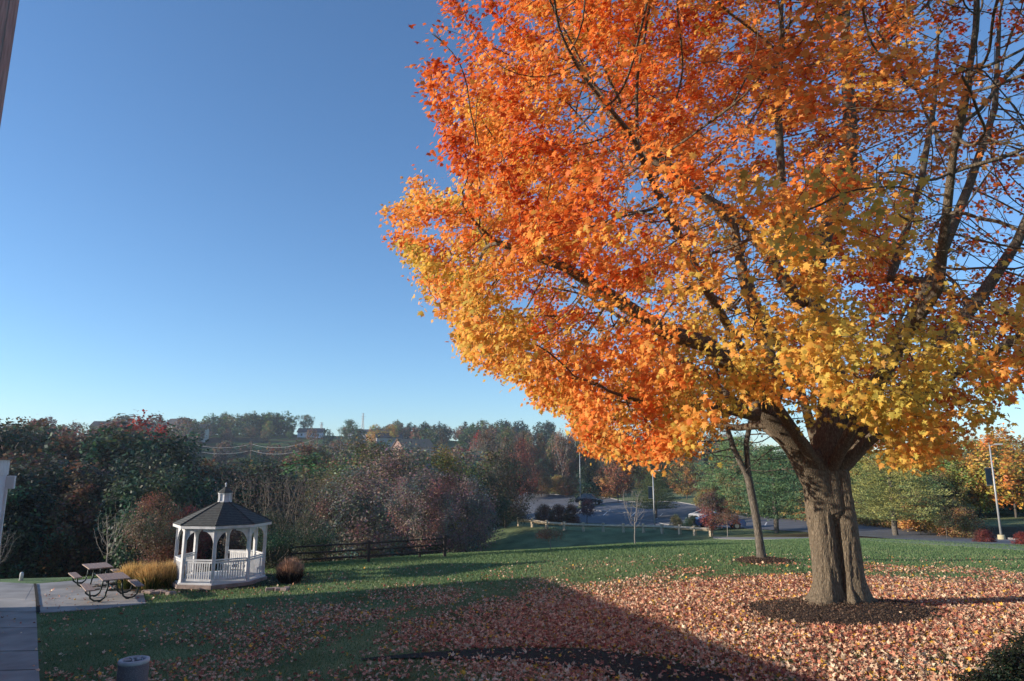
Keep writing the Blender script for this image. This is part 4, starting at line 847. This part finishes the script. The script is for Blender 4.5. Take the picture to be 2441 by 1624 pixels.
vv = [ov(r_,k_,z_) for r_,z_ in [(RE+.04,ZE+.125)]+rp for k_ in range(8)]; ff = [(i_*8+k_,i_*8+(k_+1)%8,(i_+1)*8+(k_+1)%8,(i_+1)*8+k_) for i_ in range(2) for k_ in range(8)]+[tuple(range(7,-1,-1)),tuple(range(16,24))]
mb.add(vv, ff); rf = mb.build('roof', M['shingle'], g)
mb = MB()
for k_ in range(8): mb.tube([ov(RE+.05,k_,ZE+.155), ov(.30,k_,ZE+.99)], .022, 6)
mb.build('ridge_cap', M['shingle'], rf)
cu = MB(); zc = ZE+.93; cu.prism([(.30*math.cos(a),.30*math.sin(a)) for a in angs],2,zc,zc+.10); cu.prism([(.25*math.cos(a),.25*math.sin(a)) for a in angs],2,zc+.10,zc+.40)
for k_ in range(8): cu.tube([ov(.265,k_,zc+.10),ov(.265,k_,zc+.40)],.022,6)
cu.prism([(.31*math.cos(a),.31*math.sin(a)) for a in angs],2,zc+.40,zc+.44); cu.build('cupola', M['white'], g)
mb = MB(); vv = [ov(r_,k_,z_) for r_,z_ in ((.35,zc+.44),(.17,zc+.58),(.03,zc+.70)) for k_ in range(8)]; mb.add(vv,[(i_*8+k_,i_*8+(k_+1)%8,(i_+1)*8+(k_+1)%8,(i_+1)*8+k_) for i_ in range(2) for k_ in range(8)]+[tuple(range(7,-1,-1)),tuple(range(16,24))]); mb.build('cupola_roof', M['shingle'], g)
mb = MB(); mb.lathe([(.02,0),(.035,.02),(.018,.04),(.018,.08),(.045,.115),(.03,.15),(.006,.19)],(0,0,zc+.69),12); mb.build('finial', M['white'], g, smooth=True)
# bench inside the gazebo
bn = empty('garden_bench', (GXc+.55, GYc+.2, g1(GXc,GYc)+.28), R(-20)); tag(bn, 'white slatted bench inside the gazebo', 'bench')
mb = MB(); [mb.box((0,-.16+.09*i_,.43),(1.1,.07,.025)) for i_ in range(5)]; mb.build('seat', M['white'], bn)
mb = MB(); [mb.box((-.5+.1*i_,.24,.66),(.05,.02,.34)) for i_ in range(11)]; mb.box((0,.24,.85),(1.1,.04,.06)); mb.build('backrest', M['white'], bn)
for sx2 in (-.5,.5):
    for sy2 in (-.16,.22): mb = MB(); mb.box((sx2,sy2,.21),(.05,.05,.42)); mb.build('leg', M['white'], bn)

# ------------------------------------------------------------------ picnic tables
def picnic(px, py, rz, label):
    x, y = ground(px, py); o = empty('picnic_table', (x,y,g1(x,y)+.025), rz); o.scale = (.92,.92,.95); tag(o, label, 'picnic table', 'picnic tables on the concrete pad')
    mb = MB(); [mb.box((-.36+.18*i_,0,.75),(.172,1.75,.04)) for i_ in range(5)]; mb.box((0,-.6,.715),(.7,.05,.03)); mb.box((0,.6,.715),(.7,.05,.03)); mb.build('table_top', M['table_top'], o, bevel=.005)
    for s_ in (-1,1):
        mb = MB(); [mb.box((s_*(.72+.145*i_),0,.45),(.14,1.75,.04)) for i_ in range(2)]; mb.build('seat', M['table_top'], o, bevel=.005)
    for yy in (-.62,.62):
        for s_ in (-1,1):
            mb = MB(); pts = [(s_*.22,yy,.70),(s_*.24,yy,.40),(s_*.30,yy,.14),(s_*.42,yy,.05),(s_*.62,yy,.06),(s_*.75,yy,.16),(s_*.80,yy,.43)]
            mb.tube(pts, .03, 8); mb.tube([(s_*.30,yy,.14),(s_*.42,yy,.035),(s_*.50,yy,.03)], .028, 8); mb.build('leg', M['green_steel'], o, smooth=True)
    mb = MB(); mb.tube([(-.24,-.62,.38),(.24,-.62,.38)],.02,6); mb.tube([(-.24,.62,.38),(.24,.62,.38)],.02,6); mb.tube([(0,-.62,.38),(0,.62,.38)],.02,6); mb.build('brace', M['green_steel'], o, smooth=True)
    return o
picnic(228, 1396, R(40), 'farther picnic table with its plank top in the sun')
picnic(264, 1428, R(38), 'nearer picnic table in the shade beside the golden grass')
# small white marker post, bollard
x, y = ground(50, 1384); o = empty('marker_post',(x,y,g1(x,y))); tag(o,'short white rounded marker post on the grass before the rail fence','marker post')
mb = MB(); mb.lathe([(.07,0),(.07,.26),(.055,.31),(.02,.335)],(0,0,0),16); mb.build('post', M['white'], o, smooth=True); mb = MB(); mb.lathe([(.09,0),(.09,.03),(.07,.03)],(0,0,0),16); mb.build('base', M['concrete'], o)
bY = 10.6; bp_ = at(320, 1572, bY); x, y = bp_.x, bY; zb = g1(x,y); hb = bp_.z-zb
o = empty('litter_bin',(x,y,zb)); tag(o,'round grey bin with a pale ring on top, cut by the bottom edge','bin')
mb = MB(); mb.lathe([(.19,0),(.205,.05),(.205,hb-.06),(.195,hb-.03),(.195,hb-.03)],(0,0,0),40); mb.build('body', M['bin'], o)
mb = MB(); n=40; mb.lathe([(.197,hb-.05),(.21,hb-.04),(.21,hb),(.175,hb+.012),(.15,hb),(.14,hb-.05)],(0,0,0),n); mb.f = mb.f[:-2]; mb.build('rim', M['ash_sand'], o, smooth=True)
mb = MB(); mb.lathe([(.15,hb-.02),(.13,hb-.015),(.001,hb-.01)],(0,0,0),24); lid = mb.build('lid', M['dark_plastic'], o)
mb = MB()
for k_ in range(5): a = 2*math.pi*k_/5; mb.box((.085*math.cos(a),.085*math.sin(a),hb),(.08,.022,.02),a)
mb.build('spoke', M['ash_sand'], o)

# ------------------------------------------------------------------ fences
def rail_fence(name, pts, spacing, ph, rails, rr_, m, label, thick=.09, box=False, sink=.1, cap=.12):
    p = np.array(pts); d = np.r_[0,np.cumsum(np.hypot(*np.diff(p,axis=0).T))]; n = int(d[-1]/spacing)+1; t_ = np.linspace(0,d[-1],n); X = np.interp(t_,d,p[:,0]); Y = np.interp(t_,d,p[:,1]); Z = gz(X,Y)
    o = empty(name,(X[0],Y[0],Z[0])); tag(o,label,'fence')
    for i_ in range(n):
        mb = MB(); a = math.atan2(Y[min(i_+1,n-1)]-Y[max(i_-1,0)],X[min(i_+1,n-1)]-X[max(i_-1,0)])
        mb.box((X[i_]-X[0],Y[i_]-Y[0],Z[i_]-Z[0]+ph/2-sink/2),(thick,thick,ph+sink),a); mb.build('post',m,o,bevel=.01)
    for h_ in rails:
        for i_ in range(n-1):
            mb = MB(); A = Vector((X[i_]-X[0],Y[i_]-Y[0],Z[i_]-Z[0]+h_)); B = Vector((X[i_+1]-X[0],Y[i_+1]-Y[0],Z[i_+1]-Z[0]+h_)); mb.tube([A,(A+B)/2+Vector((0,0,rnd.uniform(-.015,.015))),B], rr_, 4 if box else 6); mb.build('rail',m,o)
    return o
rail_fence('rail_fence', gp((690,1352),(860,1343),(990,1333),(1060,1328)), 2.4, 1.0, (.3,.58,.86), .045, M['dark_wood'], 'dark three rail fence along the lawn edge below the purple trees', .13)
rail_fence('rail_fence', gp((-60,1382),(40,1377),(130,1370),(210,1363),(300,1358)), 2.3, .95, (.35,.72), .045, M['dark_wood'], 'dark low rail fence on the grass behind the picnic tables', .12)
rail_fence('timber_rail', gp((1236,1254),(1310,1262),(1365,1266),(1430,1268),(1530,1270),(1610,1273),(1695,1279)), 1.85, .85, (.58,), .15, M['timber'], 'low pale timber guard rail along the near edge of the car park', .24, True)

# ------------------------------------------------------------------ poles
def light_pole(px, py, toppy, label, banner=False, base_m='yellowcon', bs=.3, bh=.75, lx=0):
    x, y = ground(px, py); z0 = g1(x,y); top = CZ+ray(px,toppy)[2]*y/ray(px,toppy)[1]; H = top-z0; o = empty('light_pole',(x,y,z0)); tag(o,label,'light pole')
    mb = MB(); mb.lathe([(bs,-.2),(bs,bh),(bs*.85,bh+.05)],(0,0,0),16); mb.build('base', M[base_m], o)
    mb = MB(); mb.tube([(0,0,bh),(0,0,H)],[.075,.045],10); mb.build('pole', M['galv'], o, smooth=True)
    mb = MB(); mb.tube([(0,0,H-.1),(.3,-.1,H)],.03,6); mb.box((.5,-.18,H+.02),(.42,.2,.1),-.4); mb.build('lamp_head', M['galv'], o)
    if banner:
        zb_ = H*banner; mb = MB(); mb.box((-.31,0,zb_),(.40,.03,1.1)); mb.build('banner', M['banner'], o); mb = MB(); mb.tube([(0,0,zb_+.58),(-.53,0,zb_+.58)],.02,6); mb.tube([(0,0,zb_-.58),(-.53,0,zb_-.58)],.02,6); mb.build('banner_arm', M['galv'], o)
light_pole(1384,1207,1066,'tall light pole on a tan concrete foot in front of the dark car')
light_pole(1561,1262,1122,'light pole with a dark banner standing at the timber rail', banner=.62, bs=.16, bh=.1, base_m='concrete')
light_pole(2388,1288,1060,'light pole with a dark banner on a concrete foot at the right road edge', banner=.66, bs=.22, bh=.3)
def util_pole(px, Y, toppy, arms, label, basepy=None, w_=1.3):
    d = ray(px,toppy); x = d[0]*Y/d[1]; z0 = g1(x,Y); H = CZ+d[2]*Y/d[1]-z0; o = empty('utility_pole',(x,Y,z0)); tag(o,label,'utility pole')
    rr_ = .14*max(1,Y/180); mb = MB(); mb.tube([(0,0,-.3),(0,0,H)],[rr_*1.2,rr_*.8],8); mb.build('pole',M['pole_wood'],o,smooth=True)
    for k_ in range(arms):
        mb = MB(); mb.box((0,0,H-.5-k_*1.5),(w_*2,rr_*.9,rr_*.9)); [mb.lathe([(.06,0),(.08,.1),(.05,.2)],(s_*w_*.9,0,H-.5-k_*1.5+rr_*.45),8) for s_ in (-1,0,1)]; mb.build('cross_arm',M['pole_wood'],o)
    return Vector((x,Y,z0+H-.5))
u1 = util_pole(757,150,1040,2,'tall utility pole with cross arms between the gazebo and the purple trees')
u2 = util_pole(600,165,1055,2,'utility pole with cross arms above the gazebo roof')
u3 = util_pole(813,190,1055,1,'thin utility pole left of the dusky brown tree')
u4 = util_pole(1129,185,1058,1,'utility pole with a cross arm in front of the bright red skyline tree')
u5 = util_pole(430,175,1045,1,'utility pole at the edge of the left woods')
def wire(a, b, dz, label):
    mb = MB(); n = 14; mb.tube([a+(b-a)*(i_/n)+Vector((0,0,dz-4*1.4*(i_/n)*(1-i_/n))) for i_ in range(n+1)], .032, 4); o = mb.build('power_line',M['galv']); tag(o,label,'power line','power lines across the valley')
far_r = Vector((u4.x+70,u4.y+40,u4.z+1))
for dz in (.1,-1.4):
    for a, b in ((u5,u2),(u2,u1),(u1,u3),(u3,u4)): wire(a,b,dz,'one of the thin power lines strung between the utility poles of the valley')
def mast(px, Y, toppy, w_, label, arms=3):
    d = ray(px,toppy); x = d[0]*Y/d[1]; z0 = g1(x,Y); H = CZ+d[2]*Y/d[1]-z0; o = empty('lattice_mast',(x,Y,z0)); tag(o,label,'mast'); mb = MB(); n = 10
    for sx2,sy2 in ((-1,-1),(1,-1),(1,1),(-1,1)): mb.tube([(sx2*w_,sy2*w_,-.3),(sx2*w_*.12,sy2*w_*.12,H)],.12,4)
    for i_ in range(n):
        z1, z2 = H*i_/n, H*(i_+1)/n; a1, a2 = w_*(1-.88*i_/n), w_*(1-.88*(i_+1)/n)
        for s_ in (-1,1): mb.tube([(-a1,s_*a1,z1),(a2,s_*a2,z2)],.07,4); mb.tube([(a1,s_*a1,z1),(-a2,s_*a2,z2)],.07,4)
    mb.build('tower',M['galv'],o); mb = MB()
    for k_ in range(arms): mb.box((0,0,H*(.97-.10*k_)),(2.4+1.0*(k_%2),.2,.2))
    mb.build('cross_arm',M['galv'],o)
mast(767,470,1007,1.4,'small lattice power pylon on the skyline between the ridge trees')
mast(866,480,985,1.2,'taller lattice mast on the skyline beside the green ridge tree')

# ------------------------------------------------------------------ houses far off
def house(px, Y, basepy, w_, d_, h, rh, wall, roof, rz, label, nwin=3, flat=False, name='house'):
    dd = ray(px, basepy); x = dd[0]*Y/dd[1]; z = min(CZ+dd[2]*Y/dd[1], g1(x,Y)+3); o = empty(name,(x,Y,z),rz); tag(o,label,'house' if name=='house' else 'building')
    mb = MB(); mb.box((0,0,h/2-2),(w_,d_,h+4)); 
    if not flat: mb.prism([(-d_/2,h),(d_/2,h),(0,h+rh)],0,-w_/2+.02,w_/2-.02)
    mb.build('wall',M[wall],o)
    mb = MB()
    if flat: mb.box((0,0,h+.15),(w_+.4,d_+.4,.3))
    else:
        for s_ in (-1,1):
            e = .6; p = [(s_*(d_/2+e),h-e*rh/(d_/2)),(0,h+rh),(0,h+rh+.25),(s_*(d_/2+e),h-e*rh/(d_/2)+.25)]; mb.prism(p,0,-w_/2-.5,w_/2+.5)
    mb.build('roof',M[roof],o)
    for i_ in range(nwin):
        wx = -w_/2+w_*(i_+.5)/nwin; mb = MB(); mb.box((wx,-d_/2-.02,h*.55),(1.3,.08,1.5)); wf = mb.build('window',M['white'],o); mb = MB(); mb.box((wx,-d_/2-.07,h*.55),(1.1,.04,1.3)); mb.build('pane',M['glass'],wf)
    return o
house(262,330,1043,15,9,5,2.6,'house_wall','roof_tile',R(8),'cream house with dark roof left of the rust red tree')
house(425,350,1040,13,9,5.5,3.4,'house_grey','roof_tile',R(-25),'grey gabled house on the hill right of the rust red tree')
house(470,345,1043,9,8,4,2.4,'house_wall','roof_tile',R(10),'small cream house at the foot of the ridge conifer')
house(408,135,1100,5.5,8,9,0,'brick','roof_tile',R(-10),'flat roofed brown building among the left woods',2,True,'building')
house(742,395,1045,14,9,3.4,2.2,'siding','roof_tile',R(5),'low pale house under the round ridge tree')
house(925,330,1045,12,8,3.6,2.0,'house_grey','roof_tile',R(20),'white house half hidden near the golden skyline trees')
house(985,300,1070,15,10,2.6,3.4,'brick','roof_brown',R(35),'large brown roofed house among the grey brown trees')
house(880,385,1045,22,9,3,1.8,'siding','roof_tile',R(-4),'long low building with a dark roof below the mast')

# ------------------------------------------------------------------ cars
def car(px, py, rz, paint, label, suv=False):
    x, y = ground(px, py); o = empty('parked_car',(x,y,g1(x,y)+.055),rz); tag(o,label,'car')
    hh = 1.75 if suv else 1.45; W = .88
    side = [(-2.2,.32),(-2.28,.6),(-2.2,.88),(-1.2,.98),(-.9,.99),(2.0,1.0),(2.25,.9),(2.28,.55),(2.2,.32)]
    # body with wheel arches
    def arch(cx): return [(cx+.40*math.cos(a),.34+.40*math.sin(a)) for a in np.linspace(math.pi*.97,math.pi*.03,9)]
    poly = [(-2.2,.32)]+arch(-1.4)+arch(1.38)+[(2.2,.32),(2.28,.55),(2.25,.9),(2.0,1.0),(-.9,.99),(-1.2,.98),(-2.15,.86),(-2.28,.6)]
    mb = MB(); mb.prism(poly,1,-W,W); mb.build('body',paint,o,bevel=.06)
    cab = [(-1.25,.97),(-.45,hh-.03),(1.1 if suv else .75,hh),(2.1 if suv else 1.75,.99)]
    mb = MB(); n_=len(cab); vv = [(p[0],-W*.97 if p[1]<1.1 else -W*.78,p[1]) for p in cab]+[(p[0],W*.97 if p[1]<1.1 else W*.78,p[1]) for p in cab]; mb.add(vv,[(0,1,2,3),(7,6,5,4),(0,4,5,1),(1,5,6,2),(2,6,7,3),(3,7,4,0)]); mb.build('cabin',M['glass'],o,bevel=.04)
    mb = MB(); mb.box(((cab[1][0]+cab[2][0])/2,0,hh+.0),(cab[2][0]-cab[1][0]+.1,W*1.56,.06)); 
    for s_ in (-1,1):
        for a_, b_ in ((cab[0],cab[1]),((.3,.99),(.3,hh)),(cab[3],cab[2])): mb.tube([(a_[0],s_*W*.98,a_[1]),(b_[0],s_*W*.80,b_[1])],.045,5)
    mb.build('roof',paint,o,bevel=.02)
    for cx in (-1.4,1.38):
        for s_ in (-1,1):
            mb = MB(); mb.tube([(cx,s_*(W-.2),.33),(cx,s_*(W+.01),.33)],.33,20); wh = mb.build('wheel',M['tyre'],o); mb = MB(); mb.tube([(cx,s_*(W-.02),.33),(cx,s_*(W+.02),.33)],.2,12); mb.build('rim',M['rim'],wh)
    for s_ in (-1,1): mb = MB(); mb.box((-2.24,s_*.62,.72),(.1,.34,.16)); mb.build('headlight',M['lamp'],o)
P_dark = mat('black_car_paint',(.015,.02,.025),.25,.05,2,spec=.6); P_blue = mat('blue_car_paint',(.03,.06,.16),.25,.05,2,spec=.6); P_white = mat('white_car_paint',(.45,.46,.48),.3,.04,2,spec=.5)
car(1405,1204,R(165),P_dark,'dark sport utility car parked behind the light pole',True)
car(1716,1262,R(175),P_blue,'blue car partly hidden behind the reddish brown tree')
car(1692,1246,R(150),P_white,'white car behind the green bushes')

# ------------------------------------------------------------------ buildings beside the viewer
# low white building whose far corner shows at the left edge; its shadow crosses the lawn
Pc = at(25, 1095, 22.6); Pz = Pc.z; dirw = Vector((.440,-.898,0)).normalized(); lw = Vector((-dirw.y*-1, 0, 0)); left_ = Vector((dirw.y, -dirw.x, 0)).normalized()
if left_.x > 0: left_ = -left_
wb = empty('white_building', (Pc.x,Pc.y,g1(Pc.x,Pc.y))); tag(wb,'white low building with a flat brown roof at the left edge','building')
zt = Pz-g1(Pc.x,Pc.y)
def wp(a, b, z): v = dirw*a+left_*b; return (v.x, v.y, z)
LN, WD = 30, 16
mb = MB(); mb.add([wp(.03,.03,-1),wp(LN,.03,-1),wp(LN,WD,-1),wp(.03,WD,-1),wp(.03,.03,zt-.5),wp(LN,.03,zt-.5),wp(LN,WD,zt-.5),wp(.03,WD,zt-.5)],[(0,1,5,4),(1,2,6,5),(2,3,7,6),(3,0,4,7),(4,5,6,7)]); mb.build('wall',M['siding'],wb)
mb = MB(); mb.add([wp(0,0,zt-.5),wp(LN+.3,0,zt-.5),wp(LN+.3,WD,zt-.5),wp(0,WD,zt-.5),wp(0,0,zt-.03),wp(LN+.3,0,zt-.03),wp(LN+.3,WD,zt-.03),wp(0,WD,zt-.03)],[(0,1,5,4),(1,2,6,5),(2,3,7,6),(3,0,4,7),(0,3,2,1)]); mb.build('fascia',M['white'],wb)
mb = MB(); mb.add([wp(-.05,-.05,zt-.03),wp(LN+.3,-.05,zt-.03),wp(LN+.3,WD,zt-.03),wp(-.05,WD,zt-.03),wp(-.05,-.05,zt),wp(LN+.3,-.05,zt),wp(LN+.3,WD,zt+.6),wp(-.05,WD,zt+.6)],[(0,1,5,4),(1,2,6,5),(2,3,7,6),(3,0,4,7),(4,5,6,7),(0,3,2,1)]); mb.build('roof',M['roof_brown'],wb)
mb = MB(); mb.box((.07,.05,zt-.75),(.24,.24,.42),.46); mb.build('gutter_box',M['white_dirty'],wb,bevel=.02)
mb = MB(); mb.box((.0,-.06,(zt-.9)/2-.4),(.13,.13,zt-.1),.46); mb.build('corner_trim',M['white'],wb)
# brown clad wall of the tall building at the viewer's left
bc = at(31, 0, 5.4); bb = empty('brown_building',(bc.x,5.4,0)); tag(bb,'brown vertical clad wall cut by the top left corner','building')
mb = MB(); mb.box((-4,-7,4.3),(8,14,16)); mb.build('wall',M['brown_clad'],bb)
mb = MB(); mb.box((-.05,.01,4.3),(.12,.1,16.2)); mb.build('corner_trim',M['brown_clad'],bb)
mb = MB(); mb.box((-4,-7,12.5),(8.8,14.8,.4)); mb.build('roof',M['roof_brown'],bb)

# ------------------------------------------------------------------ autumn haze over the valley
mb = MB(); mb.box((0,300,10),(1700,1500,90)); hz = mb.build('haze', None); tag(hz, 'thin blue autumn haze filling the air', kind='stuff')
mh = bpy.data.materials.new('haze'); mh.use_nodes = True; nh = mh.node_tree; nh.nodes.remove(nh.nodes['Principled BSDF'])
pv = nh.nodes.new('ShaderNodeVolumePrincipled'); pv.inputs['Color'].default_value = (.72,.84,1,1); pv.inputs['Density'].default_value = .00028; pv.inputs['Anisotropy'].default_value = .2
nh.links.new(pv.outputs[0], nh.nodes['Material Output'].inputs['Volume']); hz.data.materials.append(mh)
